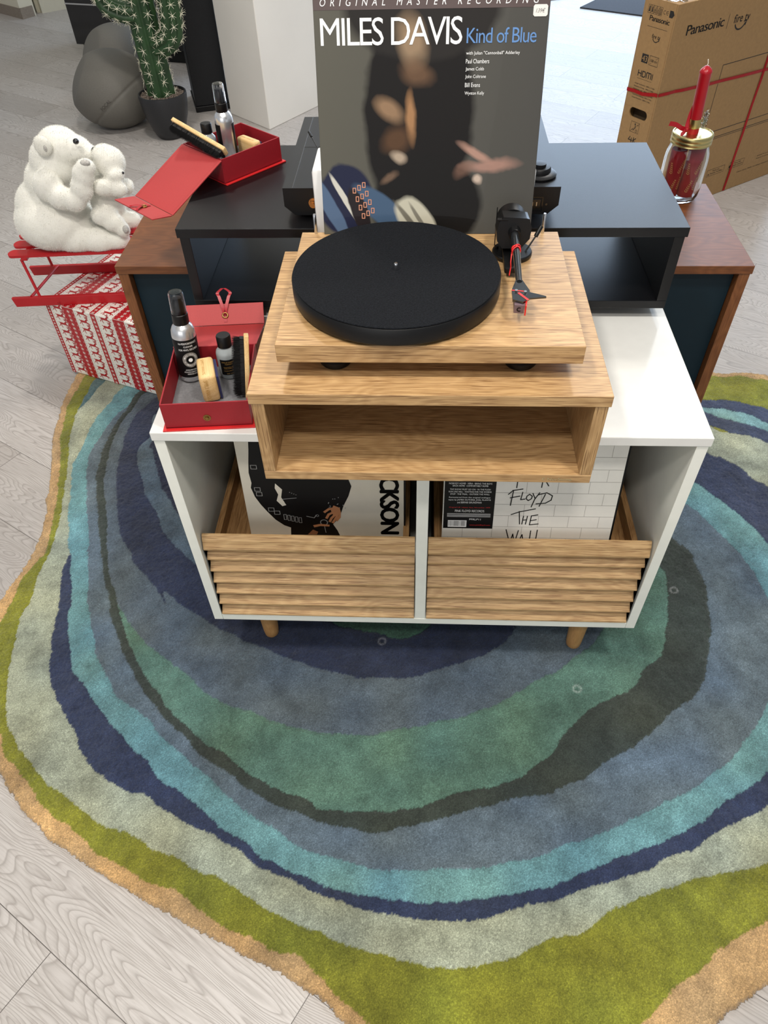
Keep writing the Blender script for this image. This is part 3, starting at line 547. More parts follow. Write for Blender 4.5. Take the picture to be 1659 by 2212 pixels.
for s_, w_ in (('THE SHOW MUST GO ON · IN THE FLESH', .076), ('RUN LIKE HELL · WAITING FOR THE WORMS', .080), ('STOP · THE TRIAL · OUTSIDE THE WALL', .074)):
    text_mesh(s_, w_, .0034, onf(fr, .050 - w_ / 2, YM(yy_), .001), mb=W1); yy_ -= .0064
yy_ = .128
for s_, w_ in (('Remastered from the original analogue', .078), ('tapes by JAMES GUTHRIE, JOEL PLANTE', .080), ('and BERNIE GRUNDMAN', .046)):
    text_mesh(s_, w_, .0042, onf(fr, .050 - w_ / 2, YM(yy_), .001), mb=W1); yy_ -= .0066
text_mesh('PINK FLOYD RECORDS', .056, .0055, onf(fr, .0235, YM(.0905), .001), mb=W1)
for k in range(4): W1.line(fr, [(.009, YM(.086 - k * .0028)), (.092, YM(.086 - k * .0028))], .0007, .001)
text_mesh('PFRLP11', .022, .004, onf(fr, .052, YM(.068), .001), mb=W1)
W1.rect(fr, .011, .047, YM(.048), YM(.067), .0008); part('sticker_lettering', W1, M_print, pl_)
b = MB()
for k in range(26): b.rect(fr, .0118 + k * .00132, .0118 + k * .00132 + random.choice((.0004, .0007)), YM(.051), YM(.066), .0012)
part('barcode', b, M_label, pl_)
b = text_mesh('Original UK release date, November 1979', .078, .0036, onf(fr, .012, YM(.101), .001)); text_mesh('www.pinkfloyd.com', .040, .0034, onf(fr, .053, YM(.052), .001), mb=b); part('red_lettering', b, M_redink, pl_)
b = MB(); lw = .0019
A_ = lambda x0, y0, w_, h_, st: strokes(b, fr, x0 - .002, y0 + .0115, w_, h_, st, lw)
A_(.138, .158, .016, .032, [[(0, -.3), (.1, 1)], [(0, 1), (.8, .9), (.9, .6), (.1, .4)]]); A_(.158, .165, .006, .018, [[(.2, 0), (.4, 1)]]); A_(.168, .165, .012, .018, [[(0, 0), (.1, 1), (.9, 0), (1, 1)]]); A_(.184, .150, .014, .038, [[(0, 0), (.1, 1)], [(.9, 1), (.1, .6), (.9, .1)]])
A_(.128, .107, .020, .036, [[(.1, 0), (.25, 1)], [(-.2, .72), (.2, .98), (1.1, 1.08)], [(.0, .5), (.9, .62)]])          # F
A_(.148, .121, .008, .016, [[(.3, 1.1), (0, 0), (1, .1)]])                                                            # L
A_(.158, .119, .011, .015, [[(.5, 1), (.1, .7), (0, .3), (.4, 0), (.9, .3), (1, .7), (.5, 1)]])                         # O
A_(.168, .104, .014, .034, [[(.1, .95), (.45, .62)], [(1, 1), (.45, .55), (.1, 0)]])                                   # Y
A_(.182, .104, .022, .034, [[(.1, .05), (.5, .9)], [(-.1, .85), (.6, 1.0), (1.1, .8), (1.05, .5), (.6, .28), (-.2, .22)]])   # D
A_(.134, .062, .034, .031, [[(-.02, .74), (.4, .95), (1.3, 1.22)], [(.52, .0), (.42, 1)]])                               # T
A_(.156, .062, .010, .020, [[(0, 0), (.15, 1)], [(.1, .5), (.8, .55)], [(.7, 0), (.9, 1)]])                             # H
A_(.170, .058, .016, .026, [[(.9, 1.05), (.15, .95), (.05, .1), (1.1, .2)], [(.1, .5), (.8, .6)]])                       # E
A_(.130, .012, .020, .036, [[(-.15, 1), (.35, 0), (.55, .7), (.8, 0), (1.05, .95)]])                                    # W
A_(.152, .010, .014, .026, [[(0, 0), (.5, 1), (.9, 0)], [(.2, .4), (.8, .4)]]); A_(.172, .010, .006, .036, [[(.4, 0), (.5, 1)]]); A_(.184, .010, .006, .038, [[(.4, 0), (.6, 1)]])
part('handwritten_title', b, M_label, t)

# ------------------------------------------------------------------ oak riser
T = thing('shelf_riser', 'open-fronted light oak riser on top of the white sideboard, carrying the turntable', 'shelf', (0, .15, ZT))
x0, x1, y0, y1, z1 = -.242, .2553, -.0321, .3632, .8783
part('top', MB().box(x0, x1, y0, y1, z1 - .018, z1, .0008), M_oak, T)
part('base_panel', MB().box(x0 + .003, x1 - .003, y0 + .001, y1, ZT + .0003, ZT + .0163, .0008), M_oak, T)
part('side_panel', MB().box(x0 + .003, x0 + .021, y0 + .0015, y1, ZT + .0166, z1 - .0182, .0008), M_oakz, T)
part('side_panel', MB().box(x1 - .021, x1 - .003, y0 + .0015, y1, ZT + .0166, z1 - .0182, .0008), M_oakz, T)
part('back_panel', MB().box(x0 + .0212, x1 - .0212, y1 - .02, y1 - .004, ZT + .0166, z1 - .0182, 0), M_oak, T)
f = Fr((.18, y0 + .001, ZT + .005), (1, 0, 0), (0, 0, 1))
b = text_mesh('NorStone', .036, .0058, onf(f, .0085, 0, .0004)); b.disc(f, .0035, .003, .003, .0004, .0018, 16, .8, 5.2); part('lettering', b, plain('silver_print', (190, 178, 140), .3, metal=.5), T)

# ------------------------------------------------------------------ oak turntable
T = thing('turntable', 'oak turntable with black platter and felt mat on the oak riser', 'turntable', (0, .16, .8783))
part('plinth', MB().box(-.2007, .2135, .0022, .3205, .9063, .934, .0009), M_oak, T)
for lx, ly in ((-.125, .045), (.136, .045), (-.16, .285), (.17, .285)):
    part('foot', MB().lathe([(0, .8785), (.021, .8785), (.0235, .882), (.0235, .888), (.019, .893), (.012, .8975), (.012, .9065), (0, .9065)], (lx, ly, 0), 40), M_blackm, T, smooth=40)
pc_ = (-.0413, .1425)
P = part('platter', MB().lathe([(0, .938), (.147, .938), (.149, .9395), (.1495, .9415), (.1495, .962), (.148, .9638), (.145, .9642), (0, .9642)], (*pc_, 0), 160), M_blackm, T, smooth=40)
b = MB(); b.lathe([(0, .9644), (.1478, .9644), (.1484, .9652), (.1478, .9662), (0, .9662)], (*pc_, 0), 160); part('felt_mat', b, M_felt, P)
part('spindle', MB().lathe([(0, .966), (.0036, .966), (.0036, .974), (.0026, .9765), (0, .977)], (*pc_, 0), 24), M_chrome, P, smooth=40)
bc = Vector((.134, .246, 0))
b = MB(); b.lathe([(0, .9342), (.0295, .9342), (.0305, .936), (.0305, .940), (.029, .942), (0, .942)], bc, 56)
b.box(bc.x - .017, bc.x + .004, bc.y - .072, bc.y + .004, .942, .951, .002); b.cyl((bc.x, bc.y, .942), (bc.x, bc.y, .962), .012); b.cyl((bc.x - .024, bc.y + .004, .942), (bc.x - .024, bc.y + .004, .9465), .0032, seg=12)
part('tonearm_base', b, M_blackm, T, smooth=35)
# faceted bearing housing seen on end
hc = Vector((.131, .238, .981)); fh = Fr(hc, (1, 0, 0), (0, .15, 1))
prof = [(-.016, -.026), (.012, -.026), (.024, -.012), (.0255, .004), (.021, .0165), (.017, .0175), (-.017, .0195), (-.0225, .012), (-.0255, -.002), (-.024, -.015)]
b = MB(); b.prism(fh, prof, -.019, .014); bmesh.ops.recalc_face_normals(b.bm, faces=b.bm.faces); b.box(hc.x - .026, hc.x - .010, hc.y - .012, hc.y - .006, hc.z + .016, hc.z + .018, .0004)
part('bearing_housing', b, M_blackm, T)
b = MB(); b.lathe([(0, 0), (.0215, 0), (.022, .002), (.022, .021), (.019, .024), (0, .024)], (hc.x, hc.y + .022, hc.z - .004), 40, (0, 1, 0)); part('counterweight', b, M_blackm, T, smooth=40)
a0, a1 = Vector((.1315, .226, .982)), Vector((.1295, .100, .970))
A = part('tonearm', MB().tube([a0, a0.lerp(a1, .1), a0.lerp(a1, .6), a1], [.0062, .0062, .0050, .0046], 20), M_carbon, T, smooth=60)
b = MB(); b.cyl(a0 + Vector((0, .006, 0)), a0 + Vector((0, -.012, -.001)), .0098, .0085); part('bearing_collar', b, M_blackm, A, smooth=40)
fs = Fr((.1295, .100, .970), (1, -.12, 0), (-.02, -1, -.10)); 
b = MB(); b.prism(fs, [(-.0045, -.004), (.0045, -.004), (.013, .018), (.012, .034), (.003, .044), (-.011, .040), (-.0115, .02)], -.002, .002); bmesh.ops.recalc_face_normals(b.bm, faces=b.bm.faces); hs_ = part('headshell', b, M_carbon, A)
b = MB(); b.prism(fs, [(.011, .020), (.034, .027), (.0345, .029), (.012, .034)], -.0012, .0012); bmesh.ops.recalc_face_normals(b.bm, faces=b.bm.faces); part('finger_lift', b, M_carbon, hs_)
b = MB(); 
for a_, c_ in ((-.0055, .0225), (.0065, .024)): b.cyl(fs(a_, c_, -.001), fs(a_, c_, .0045) if fs.n.z > 0 else fs(a_, c_, -.0045), .0021, seg=14)
part('screw', b, M_chrome, hs_)
sg = -1 if fs.n.z > 0 else 1
b = MB(); b.hexa([fs(x, y, sg * z) for z in (.002, .016) for x, y in ((-.008, .022), (.007, .022), (.005, .046), (-.0085, .046))], .0008); bmesh.ops.recalc_face_normals(b.bm, faces=b.bm.faces); cart = part('cartridge', b, plain('grey_cartridge', (112, 92, 98), .35), A)
b = MB(); b.hexa([fs(x, y, sg * z) for z in (.0, .016) for x, y in ((.0075, .03), (.0095, .03), (.0075, .050), (.0055, .050))], .0003); b.line(fs, [(-.002, .026), (.009, .039)], .0035, -sg * .0024); b.line(fs, [(-.011, .0205), (.004, .021)], .002, -sg * .0023); bmesh.ops.recalc_face_normals(b.bm, faces=b.bm.faces); part('stylus_guard', b, M_cable, cart)
b = MB(); fc_ = Fr(fs(-.0065, .0465, sg * .013), fs.r, fs.n * -sg); b.disc(fc_, .005, .004, .0035, .0004, .002, 14, .9, 5.4); part('printed_mark', b, M_label, cart)
b = MB()
for k in range(3):
    cc = a0.lerp(a1, .36 + k * .022); dr = (a1 - a0).normalized(); s_ = Vector((1, 0, .12 * (k - 1))); u2 = dr.cross(s_).normalized(); s_ = (s_ + dr * .5 * (1 if k % 2 else -1)).normalized()
    b.tube([cc + (s_ * math.cos(q) + u2 * math.sin(q)) * .0068 for q in [2 * math.pi * i / 20 for i in range(20)]], .0009, 6, closed=True)
b.tube([a0.lerp(a1, .40) + Vector((-.006, 0, -.002)), a0.lerp(a1, .5) + Vector((-.0075, 0, -.009)), Vector((.124, .163, .958)), Vector((.121, .148, .954))], .0009, 6)
part('red_tie', b, M_cable, A, label='red rubber tie round the arm', smooth=60)
b = MB(); b.tube([(.153, .240, .941), (.170, .256, .961)], .0013, 8); b.cyl((.1685, .2545, .959), (.1765, .2625, .9715), .0033, seg=16); part('cueing_lever', b, M_blackm, T, smooth=40)
b = MB(); b.tube([(.108, .262, .941), (.1075, .264, 1.0)], .0007, 6); part('antiskating_rod', b, M_blackm, T)
for x_ in (-.1775, .1885): part('hinge_pin', MB().lathe([(0, 0), (.0027, 0), (.0027, .031), (.002, .0322), (0, .0322)], (x_, .3165, .9338), 20), M_chrome, T, smooth=40)

# ------------------------------------------------------------------ display block and the big record
T = thing('display_block', 'white block with rounded corners standing behind the large record sleeve', 'block', (0, .4, .8957))
b = MB(); b.box(-.181, .172, .349, .444, .8959, 1.022, .006); part('body', b, plain('white_plastic', (236, 236, 234), .4), T, smooth=40)

t16 = math.radians(16); LU = Vector((0, math.sin(t16), math.cos(t16))); LO = Vector((-.1635, .3125, .9342))
lf = Fr(LO, (1, 0, 0), LU); lf_w = .332
T = thing('record', 'large dark grey record sleeve with white and blue title, leaning behind the turntable', 'record', LO)
def art_mat():
    m, nt, b = newmat('printed_cover'); tc = N(nt, 'ShaderNodeTexCoord')
    sp = N(nt, 'ShaderNodeSeparateXYZ', {0: tc.outputs['Object']}); X = sp.outputs[0]
    Yv = math_(nt, 'MULTIPLY', sp.outputs[2], 1 / math.cos(t16))
    nz = N(nt, 'ShaderNodeTexNoise', {'Vector': tc.outputs['Object'], 'Scale': 22.0, 'Detail': 3.0}).outputs[0]
    X = math_(nt, 'ADD', X, math_(nt, 'MULTIPLY', math_(nt, 'SUBTRACT', nz, .5), .016))
    Yv = math_(nt, 'ADD', Yv, math_(nt, 'MULTIPLY', math_(nt, 'SUBTRACT', nz, .5), -.018))
    def el(cx, cy, rx, ry, rot=0, soft=.5):
        c, s = math.cos(math.radians(rot)), math.sin(math.radians(rot))
        dx, dy = math_(nt, 'SUBTRACT', X, cx), math_(nt, 'SUBTRACT', Yv, cy)
        a = math_(nt, 'ADD', math_(nt, 'MULTIPLY', dx, c / rx), math_(nt, 'MULTIPLY', dy, s / rx)); q = math_(nt, 'ADD', math_(nt, 'MULTIPLY', dx, -s / ry), math_(nt, 'MULTIPLY', dy, c / ry))
        d = math_(nt, 'SQRT', math_(nt, 'ADD', math_(nt, 'MULTIPLY', a, a), math_(nt, 'MULTIPLY', q, q)))
        return math_(nt, 'MULTIPLY', math_(nt, 'SUBTRACT', 1.0 + soft / 2, d), 1 / soft, True)
    c = mix(nt, math_(nt, 'MULTIPLY', X, 3.0, True), lin((88, 86, 77)), lin((72, 71, 68)))
    c = mix(nt, el(.150, .17, .082, .155, 0, .12), c, lin((20, 17, 16)))
    c = mix(nt, el(.165, .045, .085, .07, 0, .12), c, lin((19, 17, 16)))
    c = mix(nt, el(.155, .30, .11, .06, 0, .15), c, lin((36, 33, 31)))
    for cx, cy, rx, ry, ro, k, cc in [(.140, .262, .018, .030, 10, .9, (150, 126, 100)), (.147, .222, .024, .014, -20, .7, (112, 84, 62)), (.107, .176, .022, .012, -35, .85, (150, 120, 92)), (.140, .165, .007, .030, 4, .9, (164, 122, 84)),
            (.118, .135, .022, .016, 20, .7, (96, 68, 46)), (.122, .112, .011, .007, -20, .9, (176, 158, 138)), (.105, .085, .013, .005, 35, .7, (120, 96, 78)), (.238, .118, .026, .0055, -28, .85, (176, 138, 122)), (.262, .100, .036, .008, 4, .8, (168, 130, 116)), (.222, .092, .014, .009, 40, .6, (120, 90, 76)), (.244, .080, .006, .006, 0, .9, (196, 176, 160))]:
        c = mix(nt, math_(nt, 'MULTIPLY', el(cx, cy, rx, ry, ro, .9), k), c, lin(cc))
    c = mix(nt, el(.035, .052, .045, .052, 0, .1), c, lin((30, 34, 58)))
    c = mix(nt, el(.012, .040, .011, .060, 30, .2), c, lin((78, 98, 126)))
    c = mix(nt, el(.098, .034, .020, .062, 52, .2), c, lin((66, 88, 114)))
    c = mix(nt, el(.036, .052, .0045, .045, 32, .3), c, lin((196, 194, 184)))
    c = mix(nt, el(.150, .018, .024, .044, 38, .2), c, lin((186, 182, 164)))
    c = mix(nt, el(.139, .020, .004, .034, 40, .5), c, lin((110, 106, 94)))
    c = mix(nt, el(.156, .020, .003, .030, 34, .5), c, lin((120, 116, 104)))
    c = mix(nt, el(.060, .032, .013, .042, 24, .15), c, lin((34, 28, 30)))
    nt.links.new(c, b.inputs['Base Color']); b.inputs['Roughness'].default_value = .5; b.inputs['Specular IOR Level'].default_value = .15; b.inputs['Coat Weight'].default_value = .22; b.inputs['Coat Roughness'].default_value = .015; b.inputs['Coat IOR'].default_value = 1.3
    n2 = N(nt, 'ShaderNodeTexNoise', {'Vector': tc.outputs['Object'], 'Scale': 9.0, 'Detail': 1.0}).outputs[0]
    bp_ = N(nt, 'ShaderNodeBump', {'Height': n2, 'Strength': .08, 'Distance': .004}); nt.links.new(bp_.outputs[0], b.inputs['Coat Normal'])
    return m
part('cover', MB().fbox(lf, 0, lf_w, 0, .330, -.006, 0, .0008), art_mat(), T)
b = MB(); b.rect(lf, .0006, lf_w - .0006, .3, .326, .0003); band = part('header_band', b, plain('taupe_band', (88, 75, 73), .4, spec=.2, coat=.2), T)
b = text_mesh('ORIGINAL MASTER RECORDING', .306, .0088, onf(lf, .010, .3045, .0006), shear=.25, sp=2.1); part('header_lettering', b, M_print, band)
b = text_mesh('MILES DAVIS', .2025, .0335, onf(lf, .009, .2575, .0006), sp=.86)
part('title_lettering', b, M_print, T, label='large white title lettering')
b = text_mesh('Kind of Blue', .0985, .0185, onf(lf, .2178, .2585, .0006), sp=.9); part('subtitle_lettering', b, plain('blue_print', (92, 134, 188), .5), T, label='light blue subtitle lettering')
b = MB()
for s_, w_, y_ in (('with Julian "Cannonball" Adderley', .0765, .2435), ('Paul Chambers', .0335, .2340), ('James Cobb', .0265, .2240), ('John Coltrane', .0298, .2145), ('Bill Evans', .0220, .2045), ('Wynton Kelly', .0285, .1935)):
    text_mesh(s_, w_, .0055, onf(lf, .218, y_, .0006), mb=b)
part('musician_list', b, M_print, T)
b = MB()
for k in range(4):
    for j in range(3):
        a_, c_ = .049 + j * .0075 + k * .0045, .062 - k * .0125 + j * .004; b.frame(lf, a_, a_ + .0042, c_, c_ + .007, .0012, .0006)
part('printed_pattern', b, plain('orange_print', (206, 140, 110), .4), T)
b = MB(); b.poly(lf, [(.309 + q[0], .289 + q[1]) for q in ((.002, 0), (.018, 0), (.020, .002), (.020, .012), (.018, .014), (.002, .014), (0, .012), (0, .002))], .0008); st_ = part('price_sticker', b, plain('sticker_white', (225, 222, 216), .5), T)
part('price', text_mesh('139€', .013, .005, onf(lf, .3125, .2935, .001), shear=.3), plain('pencil_grey', (120, 116, 112), .6), st_)

# ------------------------------------------------------------------ black riser and walnut cabinet
T = thing('shelf_riser', 'matt black riser shelf on top of the walnut cabinet, behind the oak riser', 'shelf', (0, .6, .7371))
x0, x1, y0, y1, z1, zb = -.4435, .4564, .4103, .7848, .8957, .7373
part('top', MB().box(x0, x1, y0, y1, z1 - .017, z1, .0008), M_black, T)
part('base_panel', MB().box(x0 + .004, x1 - .004, y0 + .002, y1, zb, zb + .016, .0008), M_black, T)
part('side_panel', MB().box(x0 + .004, x0 + .022, y0 + .002, y1, zb + .0163, z1 - .0172, .0008), M_black, T)
part('side_panel', MB().box(x1 - .022, x1 - .004, y0 + .002, y1, zb + .0163, z1 - .0172, .0008), M_black, T)
T = thing('cabinet', 'walnut cabinet with dark navy front panels standing behind the white sideboard', 'cabinet', (0, .76, .014))
x0, x1, y0, y1, z1 = -.6484, .667, .569, .955, .7371
part('top', MB().box(x0, x1, y0, y1, z1 - .0177, z1, .0008), M_wal, T)
part('side_panel', MB().box(x0 + .002, x0 + .024, y0 + .002, y1, .12, z1 - .018, .0008), M_walz, T)
part('side_panel', MB().box(x1 - .025, x1 - .003, y0 + .002, y1, .12, z1 - .018, .0008), M_walz, T)
part('base_panel', MB().box(x0 + .0245, x1 - .0255, y0 + .002, y1, .12, .138, .0008), M_wal, T)
part('back_panel', MB().box(x0 + .0245, x1 - .0255, y1 - .012, y1 - .002, .1385, z1 - .018, 0), M_wal, T)
part('door', MB().box(x0 + .026, .0085, y0 + .020, y0 + .038, .140, z1 - .0195, .0008), M_navy, T)
part('door', MB().box(.0105, x1 - .027, y0 + .020, y0 + .038, .140, z1 - .0195, .0008), M_navy, T)
for lx in (x0 + .08, x1 - .08):
    for ly in (y0 + .06, y1 - .05): part('leg', MB().lathe([(0, RT - .002), (.014, RT - .002), (.024, .1195), (0, .1195)], (lx, ly, 0), 24), M_walz, T, smooth=50)

# ------------------------------------------------------------------ black audio deck behind the record
T = thing('audio_deck', 'black audio deck seen from behind on the black riser, power socket at right', 'audio equipment', (-.01, .62, .8957))
x0, x1, y0, y1, z0, z1 = -.2495, .2325, .4495, .787, .9, .950
b = MB(); fr = Fr((0, y0, 0), (1, 0, 0), (0, 0, 1))
b.prism(Fr((0, y0, 0), (1, 0, 0), (0, 0, 1)), [(x0 + .018, .902), (x1 - .018, .902), (x1, .918), (x1, z1), (x0, z1), (x0, .918)], -(y1 - y0), 0); bmesh.ops.recalc_face_normals(b.bm, faces=b.bm.faces)
part('body', b, M_black, T)
b = MB(); b.box(x0 + .017, x0 + .018, y0, y1, z1, z1 + .0004, 0); b.box(x0 + .018, x0 + .09, .63, .631, z1, z1 + .0004, 0); part('groove', b, M_blackg, T)
for lx in (x0 + .05, x1 - .05):
    for ly in (y0 + .05, y1 - .05): part('foot', MB().lathe([(0, .8959), (.016, .8959), (.018, .9025), (0, .9025)], (lx, ly, 0), 24), M_blackm, T)
b = MB(); b.lathe([(0, 0), (.030, 0), (.031, .003), (.027, .006), (.020, .007), (.020, .012), (.018, .0145), (.011, .015), (.011, .020), (0, .021)], (.199, .498, z1 + .0003), 48); part('knob', b, M_blackm, T, smooth=40)
b = MB(); b.cyl((.222, .498, z1), (.222, .498, z1 + .0052), .0022, seg=10); part('screw', b, M_chrome, T)
b = MB(); b.tube([(-.182, .56, z1), (-.194, .574, z1 + .010), (-.214, .600, z1 + .034)], .0011, 8); b.cyl((-.211, .596, z1 + .031), (-.2165, .603, z1 + .0375), .0022, seg=10); part('rod', b, M_blackm, T, smooth=40)
fr = Fr((0, y0, 0), (1, 0, 0), (0, 0, 1))
b = MB(); b.cyl(fr(-.197, .925, -.002), fr(-.197, .925, .003), .0085, seg=20); b.cyl(fr(-.197, .925, .003), fr(-.197, .925, .010), .0062, seg=20); b.cyl(fr(-.197, .925, .010), fr(-.197, .925, .014), .0042, seg=16); part('phono_plug', b, M_copper, T, label='gold-coloured socket on the back panel', smooth=40)
b = MB(); b.frame(fr, .168, .204, .908, .932, .002, .0004); b.fbox(fr, .171, .201, .911, .929, 0, .0012); s1 = part('power_socket', b, M_blackg, T)
b = MB()
for q in (.179, .186, .193): b.fbox(fr, q, q + .0016, .918, .925, .0012, .003, 0)
part('pin', b, M_chrome, s1); b = MB(); b.cyl(fr(.211, .920, 0), fr(.211, .920, .001), .002, seg=12); part('screw', b, M_blackg, s1)
b = MB(); b.box(x0 + .047, x0 + .060, .765, .776, z1, z1 + .0006, 0); part('white_mark', b, M_print, T)

# ------------------------------------------------------------------ record-care kits
def kit(loc, rotz, w, d, h, lid, where, sc, brush, spray, small, pad, turn=.12, rs=1.0):
    a = w / 2; c = d / 2; th = .0025
    T = thing('storage_box', 'open red cloth-covered box ' + where, 'box', loc, rotz, 'open red kit boxes')
    b = MB(); b.box(-a, a, -c, c, .0025, .005, 0)
    for q in ((-a, a, -c, -c + th), (-a, a, c - th, c), (-a, -a + th, -c + th, c - th), (a - th, a, -c + th, c - th)): b.box(q[0], q[1], q[2], q[3], .0025, h, .0004)
    part('tray', b, M_redbox, T, local=True)
    part('base_board', MB().box(-a - .005, a + .005, -c - .006, c, 0, .0024, .0006), plain('bright_red_board', (196, 28, 30), .5), T, local=True)
    part('foam_lining', MB().box(-a + th, a - th, -c + th, c - th, .005, .008, 0), M_foam, T, local=True)
    b = MB(); L = lid; tt = .0022
    for (y0, z0), (y1, z1) in zip(L, L[1:]):
        dv = Vector((0, y1 - y0, z1 - z0)).normalized(); fr = Fr((-a - .002, y0, z0), (1, 0, 0), dv); ln_ = math.hypot(y1 - y0, z1 - z0)
        b.fbox(fr, 0, w + .004, .0006, ln_ - .0006, -tt, 0, .0005)
        b.line(fr, [(.006, .003), (.006, ln_ - .003)], .0006, .0002); b.line(fr, [(w - .002, .003), (w - .002, ln_ - .003)], .0006, .0002)
    lp = part('lid', b, M_redlid, T, local=True, label='hinged lid folded back, pale red lining')
    fr = Fr((0, L[1][0], L[1][1]), (1, 0, 0), Vector((0, L[2][0] - L[1][0], L[2][1] - L[1][1]))); fl = math.hypot(L[2][0] - L[1][0], L[2][1] - L[1][1])
    b = MB(); ring = [fr(math.cos(q) * .0048, fl * .45 + math.sin(q) * .0048, .0012) for q in [2 * math.pi * i / 24 for i in range(24)]]; b.tube(ring, .0016, 8, closed=True)
    ey = part('eyelet', b, M_brass, lp, local=True, smooth=60)
    b = MB()
    for s_ in (-1, 1):
        pts = curve_pts([fr(0, fl * .45, .0015), fr(s_ * .003, fl * .45 + .014 * rs, .004), fr(s_ * .009, fl * .45 + .034 * rs, .003), fr(s_ * .012, fl * .45 + .042 * rs, .001), fr(s_ * .002, fl * .45 + .050 * rs, .003)], 5)
        for p, q in zip(pts, pts[1:]):
            b._f(b._v([p - fr.r * .003, p + fr.r * .003, q + fr.r * .003, q - fr.r * .003]))
    b.rect(fr, -.003, .003, fl * .14, fl * .40, .0012); part('ribbon', b, M_redrib, lp, local=True)
    b = MB(); f0 = Fr((0, -c, h * .42), (1, 0, 0), (0, 0, 1)); b.lathe([(0, 0), (.0062, 0), (.0062, .001), (.0048, .0012), (.0042, .0006), (.003, .0006), (.0026, .003), (0, .0035)], f0(0, 0, 0), 24, f0.n)
    part('snap_stud', b, M_brass, T, local=True, smooth=40)
    base = Vector(loc) + Vector((0, 0, .0082)); Rm = Matrix.Rotation(rotz, 3, 'Z')
    def W_(p): return Vector(loc) + Rm @ Vector(p)
    # spray bottle
    p, dirx, lbl = spray; k = sc
    t = thing('spray_bottle', lbl, 'bottle', p); tv = Vector(dirx).normalized()
    def cylmap(r, z0, ang0):
        def f(x, y):
            q = ang0 + x / r; v = Vector((math.cos(q) * r, math.sin(q) * r, z0 + y)); return Q_ @ v + Vector(p)
        return f
    Q_ = Vector((0, 0, 1)).rotation_difference(tv).to_matrix(); r = .0205 * k
    def lat(prof, seg=40): 
        m_ = MB(); m_.lathe([(a_ * k, b_ * k) for a_, b_ in prof], p, seg, tv); return m_
    part('bottle_body', lat([(0, 0), (.0185, 0), (.0203, .002), (.0203, .084), (.0195, .092), (.0165, .099), (.0125, .103), (.0112, .106), (0, .106)]), M_alu, t, smooth=50)
    part('collar', lat([(.0128, .103), (.0134, .104), (.0134, .120), (.0125, .121), (0, .121)]), M_blackm, t, smooth=40)
    part('nozzle', lat([(.0095, .121), (.0098, .1215), (.0098, .140), (.008, .143), (.008, .148), (0, .149)]), M_blackm, t, smooth=40)
    part('clear_cap', lat([(.0125, .1212), (.0128, .122), (.0124, .154), (.0112, .158), (0, .1585), (0, .1575), (.0105, .157), (.0116, .153), (.0120, .122)]), M_clear, t, smooth=40)
    cam_a = math.atan2(-.81214 - p[1], -.006 - p[0]) + turn
    m_ = MB(); rr = (.0203 * k + .0002); f = cylmap(rr, .010 * k, 0); n_ = 28; half = 2.45
    vs = [[m_.bm.verts.new(cylmap(rr, .010 * k, cam_a)(-half * rr + 2 * half * rr * i / n_, j * .070 * k)) for j in (0, 1)] for i in range(n_ + 1)]
    for i in range(n_): m_._f([vs[i][0], vs[i + 1][0], vs[i + 1][1], vs[i][1]])
    lb = part('label', m_, M_label, t, smooth=180)
    # lettering wraps round the label
    r2 = rr + .0003; m_ = MB()
    for s_, w_, y_, h_ in (('Hi-PERFORMANCE', .032, .0625, .0036), ('CLEANER', .016, .0570, .0030), ('FOR VINYL RECORDS', .034, .0510, .0034), ('-IMPROVES FIDELITY', .024, .0135, .0024), ('-REDUCES SURFACE NOISE', .030, .0095, .0024), ('-REMOVES STATIC', .020, .0055, .0024)):
        text_mesh(s_, w_ * k, h_ * k, (lambda x, y, w_=w_, y_=y_: cylmap(r2, .010 * k, cam_a)(x - w_ * k / 2, y_ * k + y)), mb=m_)
    part('lettering', m_, M_print, lb)
    def ringm(r0, r1, seg=36):
        m2 = MB(); g = cylmap(r2 + (.0001 if r1 < .011 else 0), .010 * k, cam_a); cy = .0335 * k
        for i in range(seg):
            q0, q1 = 2 * math.pi * i / seg, 2 * math.pi * (i + 1) / seg
            m2._f(m2._v([g(r0 * k * math.cos(q0), cy + r0 * k * math.sin(q0)), g(r1 * k * math.cos(q0), cy + r1 * k * math.sin(q0)), g(r1 * k * math.cos(q1), cy + r1 * k * math.sin(q1)), g(r0 * k * math.cos(q1), cy + r0 * k * math.sin(q1))]))
        return m2
    rg = part('record_emblem', ringm(.0075, .0138), plain('emblem_grey', (128, 124, 118), .4), lb)
    m2 = MB(); g = cylmap(r2 + .0002, .010 * k, cam_a); cy = .0335 * k
    for s_, up_, rad in (('VINYL CLEANER', 1, .0092), ('BY SIMPLY ANALOG', -1, .0112)):
        for i, ch in enumerate(s_):
            if ch == ' ': continue
            q = (math.pi / 2 + (len(s_) - 1) * .115 - i * .23) if up_ > 0 else (-math.pi / 2 - (len(s_) - 1) * .085 + i * .17)
            def mp_(x, y, q=q, up_=up_, rad=rad):
                e = q - up_ * (x - .0009 * k) / (rad * k); R2 = rad * k + up_ * y; return g(R2 * math.cos(e), cy + R2 * math.sin(e))
            text_mesh(ch, .0017 * k, (.0025 if up_ > 0 else .0019) * k, mp_, mb=m2)
    m2._f(m2._v([g(.0036 * k * math.cos(2 * math.pi * i / 20), cy + .0036 * k * math.sin(2 * math.pi * i / 20)) for i in range(20)])); part('emblem_lettering', m2, M_print, lb)
    # small bottle
    p2, lbl = small; t = thing('fluid_bottle', lbl, 'bottle', p2); p_ = p2
    lt2 = lambda prof: MB().lathe([(a_ * k, b_ * k) for a_, b_ in prof], p_, 32, (0, .05, 1))
